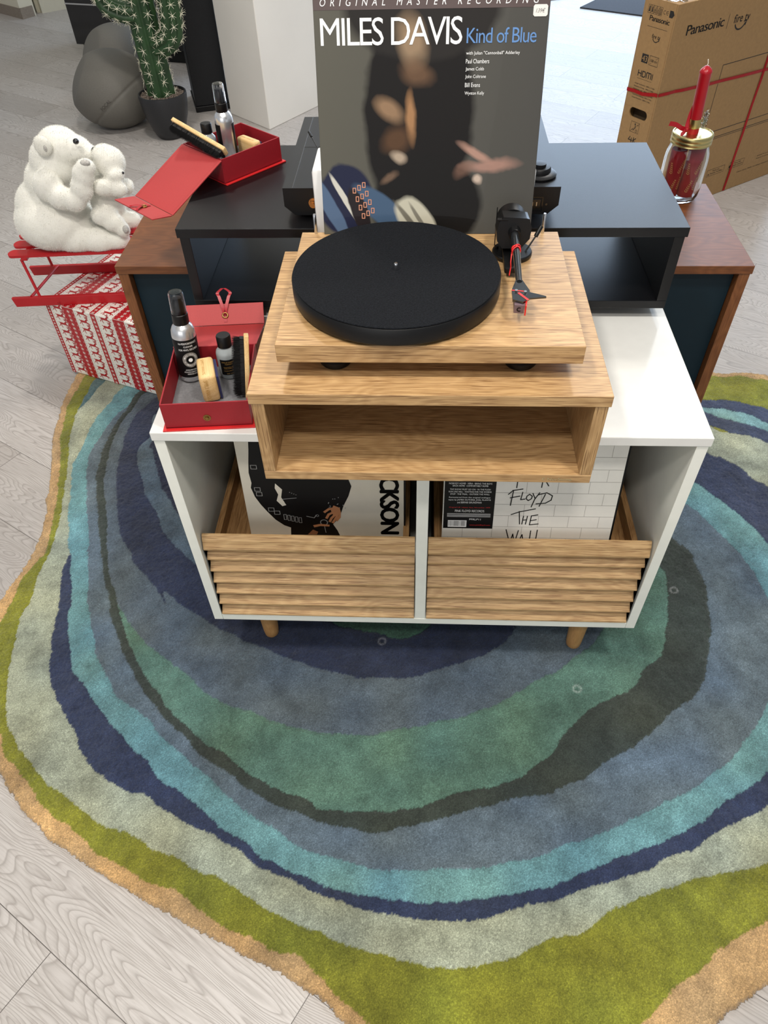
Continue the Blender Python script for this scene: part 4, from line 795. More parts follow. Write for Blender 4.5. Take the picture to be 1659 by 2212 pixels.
    part('bottle_body', lt2([(0, 0), (.0165, 0), (.018, .002), (.018, .044), (.0165, .050), (.011, .056), (.0095, .058), (.0095, .063), (.0083, .063), (.0083, .058), (.0098, .055), (.0153, .0488), (.0168, .043), (.0168, .003), (.0155, .0015), (0, .0015)]), M_liquid, t, smooth=50)
    part('cap', lt2([(.0118, .0575), (.0124, .058), (.0124, .076), (.0112, .078), (0, .078)]), M_blackm, t, smooth=40)
    ca = math.atan2(-.81214 - p_[1], -.006 - p_[0]); rr2 = .0183 * k; m_ = MB(); n_ = 12
    gm = lambda x, y: Vector(p_) + Vector((math.cos(ca + x / rr2) * rr2, math.sin(ca + x / rr2) * rr2 + .05 * y, y))
    vs = [[m_.bm.verts.new(gm((-1 + 2 * i / n_) * .0155 * k, j * .030 * k + .010 * k)) for j in (0, 1)] for i in range(n_ + 1)]
    for i in range(n_): m_._f([vs[i][0], vs[i + 1][0], vs[i + 1][1], vs[i][1]])
    l2 = part('label', m_, M_label, t, smooth=180); rr2 += .0002; m_ = MB()
    for s_, w_, y_, h_ in (('STYLUS CLEANER', .024, .034, .0022), ('FORMULA', .013, .0305, .0020), ('ALCOHOL FREE', .02, .025, .0014), ('PURE FORMULA', .018, .0225, .0012), ('CLEANS & PROTECTS', .02, .018, .0012), ('30 ml', .012, .0125, .0012)):
        text_mesh(s_, w_ * k, h_ * k, (lambda x, y, w_=w_, y_=y_: gm(x - w_ * k / 2, y_ * k + y)), mb=m_)
    part('lettering', m_, M_goldp, l2)
    # cleaning block: pale wood with a blue velvet face
    c_, rz, sz, lbl = pad; t = thing('cleaning_block', lbl, 'cleaning pad', (c_[0], c_[1], c_[2]), rz)
    x_, y_, z_ = sz
    part('block', MB().box(-x_ / 2, x_ / 2 - .006, -y_ / 2, y_ / 2, 0, z_, .005), M_pine, t, local=True, smooth=50)
    part('velvet_pad', MB().box(x_ / 2 - .0058, x_ / 2 - .0015, -y_ / 2 + .004, y_ / 2 - .004, .001, z_ - .005, .0015), M_velvet, t, local=True)
    fr = Fr((-x_ / 2, 0, z_ + .0001), (0, -1, 0), (1, 0, 0)); m_ = text_mesh('SIMPLY ANALOG', y_ * .72, x_ * .16, lambda x, y: Vector((-x_ * .28 + y, y_ * .36 - x, z_ + .0003)))
    fq = text_mesh('SIMPLY ANALOG', z_ * .78, x_ * .2, lambda x, y: Vector((-x_ * .3 + y, -y_ / 2 - .0003, z_ * .88 - x)), mb=m_)
    part('lettering', m_, M_goldp, t, local=True)
    # brush
    b0, b1, nn, lbl = brush; b0, b1 = Vector(b0), Vector(b1); t = thing('record_brush', lbl, 'brush', b0); dz = (b1 - b0).normalized(); nn = Vector(nn); nn = (nn - dz * nn.dot(dz)).normalized(); sd_ = dz.cross(nn); L_ = (b1 - b0).length
    fb = Fr(b0, dz, sd_)     # a along, b across, n out of the frame = bristle side sign
    sgn = 1 if fb.n.dot(nn) > 0 else -1
    part('handle', MB().fbox(fb, 0, L_, -.010 * k, .010 * k, min(0, -sgn * .008), max(0, -sgn * .008), .0015), M_pine, t, smooth=50)
    m_ = MB()
    for i in range(2600):
        a_, c2 = random.uniform(.006, L_ - .006), random.uniform(-.006, .006) * k; q = fb(a_, c2, sgn * .0); e = q + nn * random.uniform(.015, .022) * k + dz * random.gauss(0, .002) + sd_ * random.gauss(0, .0015)
        s_ = dz * .0006; m_._f(m_._v([q - s_, q + s_, e])); s_ = sd_ * .0006; m_._f(m_._v([q - s_, q + s_, e]))
    m_.fbox(fb, .004, L_ - .004, -.0062 * k, .0062 * k, min(0, sgn * .007), max(0, sgn * .009), .001)
    part('bristles', m_, M_bristle, t, kind='stuff')
W_ = .7137
kit((-.3575, .1665, W_), math.radians(5), .142, .160, .052, [(.0805, .0515), (.204, .012), (.231, .042)], 'on the white sideboard, lid lying back towards the black riser', 1.0,
    ((-.3015, .158, .7225), (-.2935, .190, .825), (-1, -.25, 0), 'upright black-bristled record brush in the red box on the white sideboard'),
    ((-.4065, .2135, .7225), (.02, .10, 1), 'silver spray bottle with black label in the red box on the white sideboard'),
    ((-.3395, .222, .7225), 'small clear fluid bottle with black cap in the red box on the white sideboard'),
    ((-.3605, .172, .7225), math.radians(17), (.034, .060, .052), 'pale wooden cleaning block with blue velvet face, in the red box on the white sideboard'))
kit((-.384, .6835, .8959), math.radians(138.7), .122, .145, .048, [(.073, .0475), (.202, -.0125), (.245, -.0045)], 'on the black riser, lid hanging down over its left end', .88,
    ((-.380, .600, .9515), (-.4915, .6755, .9795), (-.5, -.7, -.5), 'record brush lying slanted across the red box on the black riser'),
    ((-.394, .690, .9045), (0, 0, 1), 'silver spray bottle with black label in the red box on the black riser'),
    ((-.432, .690, .9045), 'small clear fluid bottle with black cap in the red box on the black riser'),
    ((-.352, .705, .9045), math.radians(50), (.026, .054, .036), 'pale wooden cleaning block in the red box on the black riser'), 3.3, .55)

# ------------------------------------------------------------------ candle jar
J = Vector((.581, .886, .7373))
T = thing('glass_jar', 'clear glass preserving jar with gold screw lid, on the right end of the walnut cabinet', 'jar', J)
prof = [(0, .003), (.030, .002), (.036, 0), (.042, .003), (.0455, .012), (.047, .030), (.047, .085), (.0455, .100), (.0415, .112), (.0395, .118), (.0395, .132)]
inn = [(.0375, .132), (.0375, .118), (.0395, .111), (.0432, .099), (.0447, .085), (.0447, .030), (.043, .013), (.039, .0065), (0, .006)]
part('jar_body', MB().lathe(prof + inn, J, 64), M_glass, T, smooth=60)
L = part('lid', MB().lathe([(.0428, .120), (.0436, .121), (.0428, .1235), (.0436, .126), (.0436, .1285), (.0428, .131), (.0436, .1335), (.0436, .1385), (.0425, .1405), (.0400, .1415), (.0385, .1395), (0, .1393)], J, 72), M_gold, T, smooth=30, label='gold screw lid')
cb = J + Vector((-.0015, 0, .1394)); ct = cb + Vector((-.0085, -.004, .131)); ax = (ct - cb).normalized()
C_ = thing('candle', 'tall thin red candle standing on the gold lid of the glass jar', 'candle', cb)
part('wax', MB().lathe([(0, 0), (.0118, 0), (.0120, .002), (.0118, .117), (.0128, .120), (.0105, .124), (.004, .130), (0, .131)], cb, 28, ax), M_wax, C_, smooth=50)
part('wick', MB().tube([cb + ax * .130, cb + ax * .135 + Vector((.0006, 0, 0)), cb + ax * .142 + Vector((-.001, 0, 0))], .0009, 8), M_wick, C_)
part('holder_ring', MB().lathe([(.0124, .012), (.0129, .012), (.0129, .030), (.0124, .030)], cb, 36, ax), M_gold, C_, label='shiny gold ring round the candle foot', smooth=30)
b = MB(); kn = cb + Vector((-.017, -.006, .008))
def strip(mb, pts, wv, seg=5):
    pts = curve_pts(pts, seg); wv = Vector(wv)
    L_ = [mb.bm.verts.new(p - wv) for p in pts]; R2 = [mb.bm.verts.new(p + wv) for p in pts]; L2 = [mb.bm.verts.new(p - wv + Vector((0, .0006, 0))) for p in pts]; R3 = [mb.bm.verts.new(p + wv + Vector((0, .0006, 0))) for p in pts]
    for i in range(len(pts) - 1): mb._f([L_[i], R2[i], R2[i + 1], L_[i + 1]]); mb._f([L2[i], L2[i + 1], R3[i + 1], R3[i]])
strip(b, [kn, kn + Vector((-.012, 0, .004)), kn + Vector((-.024, .002, .010)), kn + Vector((-.038, .003, .012))], (.001, 0, .0045))
strip(b, [kn, kn + Vector((.002, .004, .016)), kn + Vector((.004, .006, .034)), kn + Vector((.010, .008, .058))], (.0052, 0, .001))
strip(b, [kn, kn + Vector((-.006, -.008, -.003)), kn + Vector((-.014, -.014, -.006)), kn + Vector((-.006, -.012, .002)), kn], (0, .0015, .004))
b.ell(kn, (.005, .004, .005), sub=2)
part('ribbon_bow', b, M_redrib, C_)
b = MB(); sp0 = cb + Vector((.013, .004, .020))
for i in range(170):
    z = random.uniform(-.012, .020); q = sp0 + Vector((.004, 0, z)); dv = Vector((random.uniform(-.1, 1), random.uniform(-.8, .6), random.uniform(-.3, .6))).normalized() * random.uniform(.006, .010)
    b.tube([q, q + dv], .00035, 3, cap=False)
part('tinsel_sprig', b, M_silver, C_, kind='stuff')
for i, (ox, oy, tl, hh, lbl) in enumerate([(-.019, -.006, (-.02, 0, 1), .100, 'dark red roll with gold leaf print, left one inside the glass jar'), (.0145, -.010, (.02, .0, 1), .112, 'dark red roll with gold leaf print, right one inside the glass jar')]):
    p_ = J + Vector((ox, oy, .0085)); t = thing('paper_roll', lbl, 'paper roll', p_, 0, 'red rolls in the jar'); r = .0165 + .001 * i; av = Vector(tl).normalized()
    part('roll', MB().lathe([(0, 0), (r, 0), (r, hh), (r - .003, hh), (0, hh - .004)], p_, 36, av), M_redpap, t, smooth=40)
    m_ = MB(); r += .0003
    def cm(x, y, p_=p_, r=r): q = -math.pi / 2 + x / r; return p_ + Vector((math.cos(q) * r + av.x * y, math.sin(q) * r, y))
    def vein(x0, y0, ang, ln_, w_):
        x1, y1 = x0 + math.cos(ang) * ln_, y0 + math.sin(ang) * ln_; nx, ny = -math.sin(ang) * w_, math.cos(ang) * w_
        m_._f(m_._v([cm(x0, y0), cm((x0 + x1) / 2 + nx, (y0 + y1) / 2 + ny), cm(x1, y1), cm((x0 + x1) / 2 - nx, (y0 + y1) / 2 - ny)]))
    for (x0, y0, a_, n_) in [(-.006, .012, 1.3, 7), (.010, .016, 1.5, 7), (-.012, .050, 1.7, 6), (.004, .052, 1.25, 7), (.016, .060, 1.6, 5)]:
        for k_ in range(n_):
            x_, y_ = x0 + math.cos(a_) * k_ * .0042, y0 + math.sin(a_) * k_ * .0042; vein(x_, y_, a_, .0044, .0004)
            for s_ in (-1, 1): vein(x_, y_ + .001, a_ + s_ * .75, .0062 - .0005 * k_, .0009)
        
    part('printed_leaves', m_, plain('gold_leaf_print', (206, 160, 96), .4), t)

# ------------------------------------------------------------------ gift box, sled, plush bears
G0 = Vector((-1.196, 1.178, .0)); gr_ = Vector((.934, -.357, 0)).normalized(); gb = Vector((.357, .934, 0)).normalized(); GW, GD, GZ0, GH = .50, .34, .0145, .268
T = thing('gift_box', 'large gift box wrapped in white paper with red reindeer and snowflake bands', 'gift box', G0)
c4 = [G0 + Vector((0, 0, GZ0)), G0 + gr_ * GW + Vector((0, 0, GZ0)), G0 + gr_ * GW + gb * GD + Vector((0, 0, GZ0)), G0 + gb * GD + Vector((0, 0, GZ0))]
b = MB(); b.hexa(c4 + [q + Vector((0, 0, GH)) for q in c4], .004)
faces = [(Fr(G0 + Vector((0, 0, GZ0)), gr_, (0, 0, 1)), GH, 0), (Fr(G0 + Vector((0, 0, GZ0 + GH)), gr_, gb), GD, GH)]
RD = [(-.012, .002), (-.013, .0055), (-.010, .0075), (.002, .0068), (.006, .011), (.0095, .0135), (.014, .0125), (.0145, .0108), (.0105, .0098), (.008, .006), (.0085, .0015), (.004, .0005), (-.006, .0012)]
def deer(fr, x, y):
    b.poly(fr, [(x + 1.25 * p, y + 1.25 * q) for p, q in RD], .0004)
    for seg in ([(-.010, .003), (-.0135, -.002), (-.0165, -.0045)], [(-.008, .002), (-.0095, -.004), (-.007, -.008)], [(.005, .002), (.011, -.0005), (.0105, -.005)], [(.007, .003), (.014, .001), (.0165, -.002)], [(-.0125, .0055), (-.015, .0075)],
                [(.0095, .013), (.008, .017), (.0045, .020)], [(.0085, .016), (.005, .0155)], [(.0105, .013), (.011, .018), (.014, .0215)], [(.011, .017), (.0145, .0165)]):
        b.line(fr, [(x + 1.25 * p, y + 1.25 * q) for p, q in seg], .0024, .00045)
for fr, ht, off in faces:
    ctr = 0
    for xb, wd in [(.012, .016), (.092, .044), (.190, .020), (.288, .044), (.386, .020), (.480, .038)]:
        b.mi = 1; b.rect(fr, max(.001, xb - wd / 2), min(GW - .001, xb + wd / 2), .001, ht - .001, .0004)
        b.mi = 0; y = .006
        n_ = 0
        while y < ht - .006:
            s_ = .0032 if wd < .02 else .0058
            for q in range(3):
                a_ = q * math.pi / 3 + .3; b.line(fr, [(xb - math.cos(a_) * s_, y - math.sin(a_) * s_), (xb + math.cos(a_) * s_, y + math.sin(a_) * s_)], .0014, .0006)
            if wd > .02:
                for e in (-.0185, .0185): b.rect(fr, xb + e - .0006, xb + e + .0006, y - .003, y + .003, .0006)
            y += .011 if wd < .02 else .0155
        b.mi = 2; y = .004
        while y < ht - .006:
            for e in (-1, 1): b.rect(fr, xb + e * (wd / 2 + .006) - .0007, xb + e * (wd / 2 + .006) + .0007, y, y + .0045, .0005)
            y += .0085
    b.mi = 1
    for j, xc in enumerate((.052, .146, .236, .340, .436)):
        y = .018 + (off and .0)
        while y < ht - .008: deer(fr, xc, y); y += .0295
b.mi = 0
part('wrapped_body', b, [plain('white_wrapping', (240, 236, 226), .35, noise=.01), plain('red_band_print', (176, 26, 34), .4), plain('grey_dash_print', (168, 168, 164), .5)], T)
b = MB(); fz = Fr(G0 + Vector((0, 0, GZ0)), -gb, (0, 0, 1))
for i in range(30): b.rect(Fr(G0 + Vector((0, 0, GZ0)), gb * -1, (0, 0, 1)), -.012, -.006, .004 + i * .0088, .008 + i * .0088, .0005)
part('paper_edge', b, plain('cream_dash', (190, 180, 160), .6), T)

SZ = GZ0 + GH + .0006; sa = math.radians(5); sx_ = Vector((math.cos(sa), math.sin(sa), 0)); sy_ = Vector((-math.sin(sa), math.cos(sa), 0)); S0 = Vector((-1.275, 1.145, SZ))
T = thing('sled', 'small red wooden sled standing on the reindeer gift box', 'sled', S0)
g = lambda a, c, z: S0 + sx_ * a + sy_ * c + Vector((0, 0, z))
def sbox(a0, a1, c0, c1, z0, z1, bev=.0015): return MB().hexa([g(a0, c0, z0), g(a1, c0, z0), g(a1, c1, z0), g(a0, c1, z0), g(a0, c0, z1), g(a1, c0, z1), g(a1, c1, z1), g(a0, c1, z1)], bev)
for c0 in (0, .192):
    m_ = MB(); m_.hexa([g(.006, c0, 0), g(.50, c0, 0), g(.50, c0 + .012, 0), g(.006, c0 + .012, 0), g(0, c0, .030), g(.50, c0, .030), g(.50, c0 + .012, .030), g(0, c0 + .012, .030)], .0015); part('runner', m_, M_redpaint, T)
zs = .147
for c0 in (.052, .110, .168):
    m_ = MB(); pts = [(.5, -.020), (.5, .020)] + [(.012 - .016 * math.sin(q), .020 * math.cos(q)) for q in [math.pi * i / 10 for i in range(11)]]
    fr = Fr(g(.030, c0 - .004, zs), sx_, sy_); m_.prism(fr, pts, 0, .007); bmesh.ops.recalc_face_normals(m_.bm, faces=m_.bm.faces); part('slat', m_, M_redpaint, T)
for a in (.075, .42):
    part('cross_bar', sbox(a - .009, a + .009, .028, .190, zs - .010, zs - .0002), M_redpaint, T)
    part('strut', MB().tube([g(a, .180, zs - .008), g(a, .198, .028)], .0045, 10), M_redpaint, T, smooth=50)
    part('strut', MB().tube([g(a - .012, .036, zs - .008), g(a + .012, .007, .028)], .0045, 10), M_redpaint, T, smooth=50)
    part('strut', MB().tube([g(a + .020, .196, .0295), g(a - .014, .007, .0295)], .0045, 10), M_redpaint, T, smooth=50)

BZ = SZ + zs + .0072
T = thing('plush_bear', 'white plush polar bear hugging a cub, sitting on the red sled', 'plush toy', (-1.05, 1.28, BZ))
SHY = lambda L_: [(e[0], e[1] - .03) + tuple(e[2:]) for e in L_]
mother = [(-1.108, 1.30, .505, .118, .105, .085), (-1.127, 1.32, 0.532, 0.092, 0.088, 0.09), (-1.094, 1.32, 0.600, 0.070, 0.068, 0.082), (-1.058, 1.32, 0.667, 0.068, 0.063, 0.067), (-1.030, 1.32, 0.707, 0.061, 0.056, 0.054), (-0.985, 1.318, 0.703, 0.043, 0.040, 0.034), (-0.950, 1.315, 0.692, 0.027, 0.027, 0.022),
          (-1.065, 1.245, 0.628, 0.044, 0.034, 0.046), (-1.030, 1.228, 0.603, 0.038, 0.029, 0.034), (-0.992, 1.222, 0.598, 0.034, 0.028, 0.032), (-0.960, 1.225, 0.630, 0.031, 0.026, 0.036), (-0.946, 1.228, 0.664, 0.030, 0.025, 0.034), (-0.932, 1.230, 0.686, 0.027, 0.024, 0.024), (-1.049, 1.40, 0.566, 0.039, 0.030, 0.055),
          (-1.046, 1.27, 0.470, 0.086, 0.056, 0.048), (-0.979, 1.262, 0.462, 0.062, 0.040, 0.038), (-0.925, 1.265, 0.460, 0.037, 0.030, 0.030), (-0.905, 1.266, 0.462, 0.022, 0.025, 0.028), (-1.0, 1.38, .46, .10, .05, .036)]
B = blob('bear_body', SHY(mother) + [(-.965, 1.30, .57, .03, .03, .06), (-.955, 1.31, .63, .03, .03, .04)], M_fur, T, .0055, 5, clip=BZ + .0003, fur=62000, furlen=.0042)
ears = SHY([(-1.046, 1.258, .733, .024, .014, .027), (-1.030, 1.362, .728, .018, .014, .018)])
blob('ear', ears[:1], M_fur, T, .003, 3, fur=3000, furlen=.0035); blob('ear', ears[1:], M_fur, T, .003, 3, fur=1500, furlen=.0035)
b = MB(); b.ell((-1.036, 1.2165, .730), (.005, .003, .009)); part('ear_lining', b, M_furpad, T, label='grey inner ear')
cub = [(-0.890, 1.300, 0.672, 0.043, 0.041, 0.043), (-0.900, 1.30, 0.690, 0.034, 0.034, 0.030), (-0.872, 1.270, 0.650, 0.025, 0.026, 0.021), (-0.919, 1.31, 0.604, 0.045, 0.042, 0.040), (-0.934, 1.31, 0.552, 0.050, 0.045, 0.050),
       (-0.905, 1.252, 0.622, 0.040, 0.021, 0.024), (-0.868, 1.253, 0.616, 0.026, 0.019, 0.022), (-0.863, 1.30, 0.603, 0.022, 0.026, 0.022), (-0.935, 1.262, 0.535, 0.042, 0.028, 0.030), (-0.910, 1.252, 0.518, 0.034, 0.025, 0.026), (-0.888, 1.248, 0.500, 0.021, 0.020, 0.024), (-.93, 1.31, .50, .045, .04, .05), (-.88, 1.31, .50, .03, .02, .024)]
blob('cub_body', SHY(cub), M_fur, T, .005, 4, clip=BZ + .0003, fur=36000, furlen=.0036)
for n_, c_, r_ in (('eye', (-.954, 1.238, .740), .0085), ('nose', (-.925, 1.276, .702), .0105), ('cub_nose', (-.848, 1.238, .655), .004)):
    b = MB(); b.ell(c_, (r_, r_, r_ * .9)); part(n_, b, M_eye, T, smooth=180)
for c_, r_ in (((-.925, 1.189, .702), (.014, .009, .009)), ((-.874, 1.206, .506), (.009, .010, .012))):
    b = MB(); b.ell(c_, r_); part('paw_pad', b, M_furpad, T, smooth=180)

# ------------------------------------------------------------------ television carton
b0 = Vector((.883, 2.25, .0005)); fr_ = Vector((.82, .57, 0)).normalized(); sd = Vector((-.57, .82, 0)).normalized(); LW, SW, HH = 1.06, .155, .803
T = thing('television_carton', 'large brown cardboard television carton tied with red foil ribbon', 'box', b0)
ff = Fr(b0, fr_, (0, 0, 1)); fs_ = Fr(b0 + sd * SW, -sd, (0, 0, 1))
b = MB(); th = .006
def pbox(a0, a1, c0, c1, z0, z1, bev=.002): b.hexa([b0 + fr_ * a + sd * c + Vector((0, 0, z)) for z in (z0, z1) for a, c in ((a0, c0), (a1, c0), (a1, c1), (a0, c1))], bev)
pbox(0, LW, 0, th, 0, HH); pbox(0, LW, SW - th, SW, 0, HH); pbox(LW - th, LW, th, SW - th, 0, HH); pbox(th, LW - th, th, SW - th, 0, th); pbox(th, LW - th, th, SW - th, HH - th, HH)
# end panel with a slotted hand hole between s .027-.127, z .409-.446
z0, z1 = .411, .445; pbox(0, th, th, SW - th, 0, z0, .0005); pbox(0, th, th, SW - th, z1, HH, .0005); pbox(0, th, th, .030, z0, z1, 0); pbox(0, th, .122, SW - th, z0, z1, 0)
rh = (z1 - z0) / 2
for ax_, sg_ in ((SW - .122, 1), (SW - .030, -1)):
    for tb_ in (1, -1):
        zc = (z0 + z1) / 2; arc = [(ax_ + sg_ * (rh - rh * math.cos(q)), zc + tb_ * rh * math.sin(q)) for q in [math.pi / 2 * i / 8 for i in range(9)]]
        b.prism(Fr(b0 + sd * SW, -sd, (0, 0, 1)), arc + [(ax_, zc + tb_ * rh)], -th, 0)
part('carton_body', b, M_card, T)
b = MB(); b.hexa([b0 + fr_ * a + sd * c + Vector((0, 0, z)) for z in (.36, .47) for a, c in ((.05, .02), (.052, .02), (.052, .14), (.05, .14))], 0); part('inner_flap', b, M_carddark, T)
s = lambda v: SW - v
b = MB(); 
def T2(mbx, fr, str_, a, z, w_, h_, **k_): text_mesh(str_, w_, h_, onf(fr, a, z, .0006), mb=mbx, **k_)
T2(b, ff, 'Panasonic', .074, .697, .201, .032, sp=.9); T2(b, ff, 'Panasonic', .0755, .697, .201, .032, sp=.9)
b.line(ff, [(.2975, .686), (.2975, .733)], .0018); T2(b, ff, 'fire tv', .331, .6975, .088, .028, sp=1.08); T2(b, ff, 'fire tv', .332, .6975, .088, .028, sp=1.08)
def smile(mbx, fr, a, z, r): mbx.disc(fr, a, z, r, .0006, r * .84, 16, math.pi * 1.12, math.pi * 1.88); mbx.line(fr, [(a + r * .55, z - r * .22), (a + r * 1.0, z - r * .18), (a + r * .9, z - r * .62)], r * .12, .0006)
smile(b, ff, .374, .704, .034)
b.frame(ff, .342, 1.0, .30, .557, .0026); b.line(ff, [(.342, .557), (.342, .273)], .0026)
b.line(ff, [(.36, .273), (1.04, .273)], .0024); b.line(ff, [(.36, .266), (1.04, .266)], .0018)
b.frame(ff, .444, .556, .100, .128, .0012); T2(b, ff, 'Works with', .478, .1165, .045, .006); T2(b, ff, 'Apple AirPlay', .466, .105, .082, .008); b.poly(ff, [(.450, .105), (.462, .105), (.456, .112)], .0006)
b.frame(ff, .586, .686, .100, .128, .0012); T2(b, ff, 'Works with', .62, .1165, .045, .006); T2(b, ff, 'Apple Home', .606, .105, .074, .008); b.poly(ff, [(.590, .105), (.602, .105), (.602, .112), (.596, .118), (.590, .112)], .0006)
T2(b, ff, 'Open here. Refer to setup manual inside.', .66, .066, .25, .008)
for k_ in range(2): T2(b, ff, 'Android TV | product of Europe', .775, .112 - k_ * .012, .14, .0065)
for st_, a_, w_ in (('D)', .398, .016), ('~', .40, .012)): T2(b, ff, st_, a_, .118 if st_ == 'D)' else .106, w_, .010 if st_ == 'D)' else .003)
T2(b, fs_, 'Panasonic', s(.117), .7355, .094, .0165, sp=.9); T2(b, fs_, 'Panasonic', s(.1162), .7355, .094, .0165, sp=.9); b.line(fs_, [(s(.12), .7178), (s(.025), .7178)], .001)
T2(b, fs_, 'fire tv', s(.0885), .6845, .039, .0135, sp=1.08); T2(b, fs_, 'fire tv', s(.088), .6845, .039, .0135, sp=1.08); smile(b, fs_, s(.068), .6895, .0165)
for k_, nm in enumerate((1, 1, 1, 1, 1)):
    a_ = s(.132) + k_ * .0135; b.frame(fs_, a_, a_ + .0125, .757, .782, .0008)
    if k_ < 2: b.poly(fs_, [(a_ + .003, .761), (a_ + .0095, .762), (a_ + .0085, .778), (a_ + .005, .779)], .0006)
    elif k_ == 4: b.line(fs_, [(a_ + .004, .76), (a_ + .004, .778)], .0018); b.line(fs_, [(a_ + .0085, .76), (a_ + .0085, .778)], .0018); b.line(fs_, [(a_ + .002, .761), (a_ + .0105, .761)], .001)
    else: b.line(fs_, [(a_ + .006, .761), (a_ + .006, .77), (a_ + .009, .778)], .0016); b.frame(fs_, a_ + .003, a_ + .0095, .761, .770, .0008)
b.disc(fs_, s(.0535), .770, .006, .0006, .0048, 14, .8, 5.5); b.disc(fs_, s(.0405), .770, .006, .0006, .0048, 14, .8, 5.5); b.line(fs_, [(s(.045), .770), (s(.036), .770)], .0011)
b.poly(fs_, [(s(.031), .759), (s(.016), .759), (s(.0085), .769), (s(.016), .780), (s(.031), .780)], .0006)
b.rect(fs_, s(.115), s(.084), .601, .630, .0006); b.frame(fs_, s(.077), s(.0345), .600, .630, .0012); T2(b, fs_, '108 cm', s(.072), .611, .033, .009, sp=.9); b.line(fs_, [(s(.046), .622), (s(.038), .628)], .001); b.line(fs_, [(s(.073), .603), (s(.067), .607)], .001)
# HDMI drawn as heavy strokes
q_ = .0034
def hv(st, a, w_): 
    for ln_ in st: b.line(fs_, [(a + x * w_, .5555 + y * .018) for x, y in ln_], q_, .0006)
hv([[(0, 0), (0, 1)], [(1, 0), (1, 1)], [(0, .5), (1, .5)]], s(.117), .015); hv([[(0, 0), (0, 1), (.75, 1), (1, .75), (1, .25), (.75, 0), (0, 0)]], s(.096), .015)
hv([[(0, 0), (0, 1), (.9, 1), (1, .8), (1, 0)], [(.5, 0), (.5, 1)]], s(.075), .022); hv([[(0, 0), (0, 1)]], s(.046), .01); b.line(fs_, [(s(.119), .547), (s(.045), .547)], .0008)
for k_, st_ in enumerate(('Actual resolution : 3840 x 2160p', 'Resolution d\'image : 3840 x 2160p', 'Resolucion real : 3840 x 2160p', 'Risoluzione effettiva : 3840 x 2160p', 'Tatsachliche Auflosung : 3840 x 2160p', 'Actuele Resolutie : 3840 x 2160p')):
    T2(b, fs_, st_, s(.125), .525 - k_ * .0098, .102 - .004 * (k_ % 3), .0062)
b.frame(fs_, s(.100), s(.056), .359, .397, .0011); b.line(fs_, [(s(.100), .359), (s(.056), .397)], .0009); b.line(fs_, [(s(.084), .366), (s(.074), .378), (s(.078), .388)], .0026); b.disc(fs_, s(.078), .390, .003, .0006); b.disc(fs_, s(.067), .367, .005, .0006, .0036); b.line(fs_, [(s(.092), .366), (s(.084), .372)], .0022); T2(b, fs_, 'OK', s(.066), .386, .007, .005)
for ln_ in ([(.3, 1), (0, .35), (.8, .35)], [(.65, .8), (.65, 0)], [(1.1, 1), (1.0, 0)], [(1.6, 1), (1.1, .45), (1.7, 0)]): b.line(fs_, [(s(.098) + x * .024, .322 + y * .019) for x, y in ln_], .0032, .0006)
part('lettering', b, M_ink, T)
b = MB(); T2(b, fs_, '43', s(.112), .606, .025, .019, sp=.9); bmesh.ops.translate(b.bm, verts=b.bm.verts, vec=fs_.n * .0006); part('size_mark', b, M_card, T)
b = MB()   # ribbon: one turn round the middle, one over the top
def rib(pts, wv, nrm):
    for k_ in range(len(pts) - 1):
        p, q = Vector(pts[k_]), Vector(pts[k_ + 1]); w0 = Vector(wv); b._f(b._v([p - w0 + nrm * .0012, q - w0 + nrm * .0012, q + w0 + nrm * .0024, p + w0 + nrm * .0024])); b._f(b._v([p - w0 + nrm * .0008, p + w0 + nrm * .0010, q + w0 + nrm * .0010, q - w0 + nrm * .0008]))
hz = [(0, .513), (.05, .512), (.09, .511), (.14, .508), (.2, .505), (.26, .502), (.35, .500), (.5, .496), (.64, .492), (.8, .489), (1.06, .486)]
rib([ff(a_, z_, .0006 + .002 * (i % 2)) for i, (a_, z_) in enumerate(hz)], (0, 0, .0058), ff.n)
rib([fs_(a_, z_, .0006 + .0015 * (i % 2)) for i, (a_, z_) in enumerate([(0, .499), (.04, .502), (.08, .5), (.11, .506), (.14, .512), (SW, .513)])], (0, 0, .0062), fs_.n)
vt = [(.60, .003), (.601, .08), (.604, .16), (.606, .25), (.610, .36), (.613, .46), (.617, .56), (.620, .68), (.624, HH)]
rib([ff(a_, z_, .0006 + .0025 * (i % 2)) for i, (a_, z_) in enumerate(vt)], ff.r * .0062, ff.n)
rib([ff(.624, HH, 0) , ff(.624, HH, -SW)], ff.r * .0062, Vector((0, 0, 1)))
part('ribbon', b, M_redfoil, T, label='shiny red foil ribbon')
b = MB()
for z_ in (.775, .70, .61, .52, .43, .36):
    b.line(fs_, [(s(.150), z_), (s(.146), z_ - .012)], .0008, .0006)
part('staple', b, M_chrome, T)
b = MB(); b.ell(b0 + fr_ * .03 + sd * .05 + Vector((0, 0, HH + .004)), (.03, .02, .008), sub=2); b.ell(b0 + fr_ * .05 + sd * .03 + Vector((0, 0, HH + .006)), (.02, .025, .006), (.3, .2, .4), sub=2); part('tape_end', b, M_clear, T)

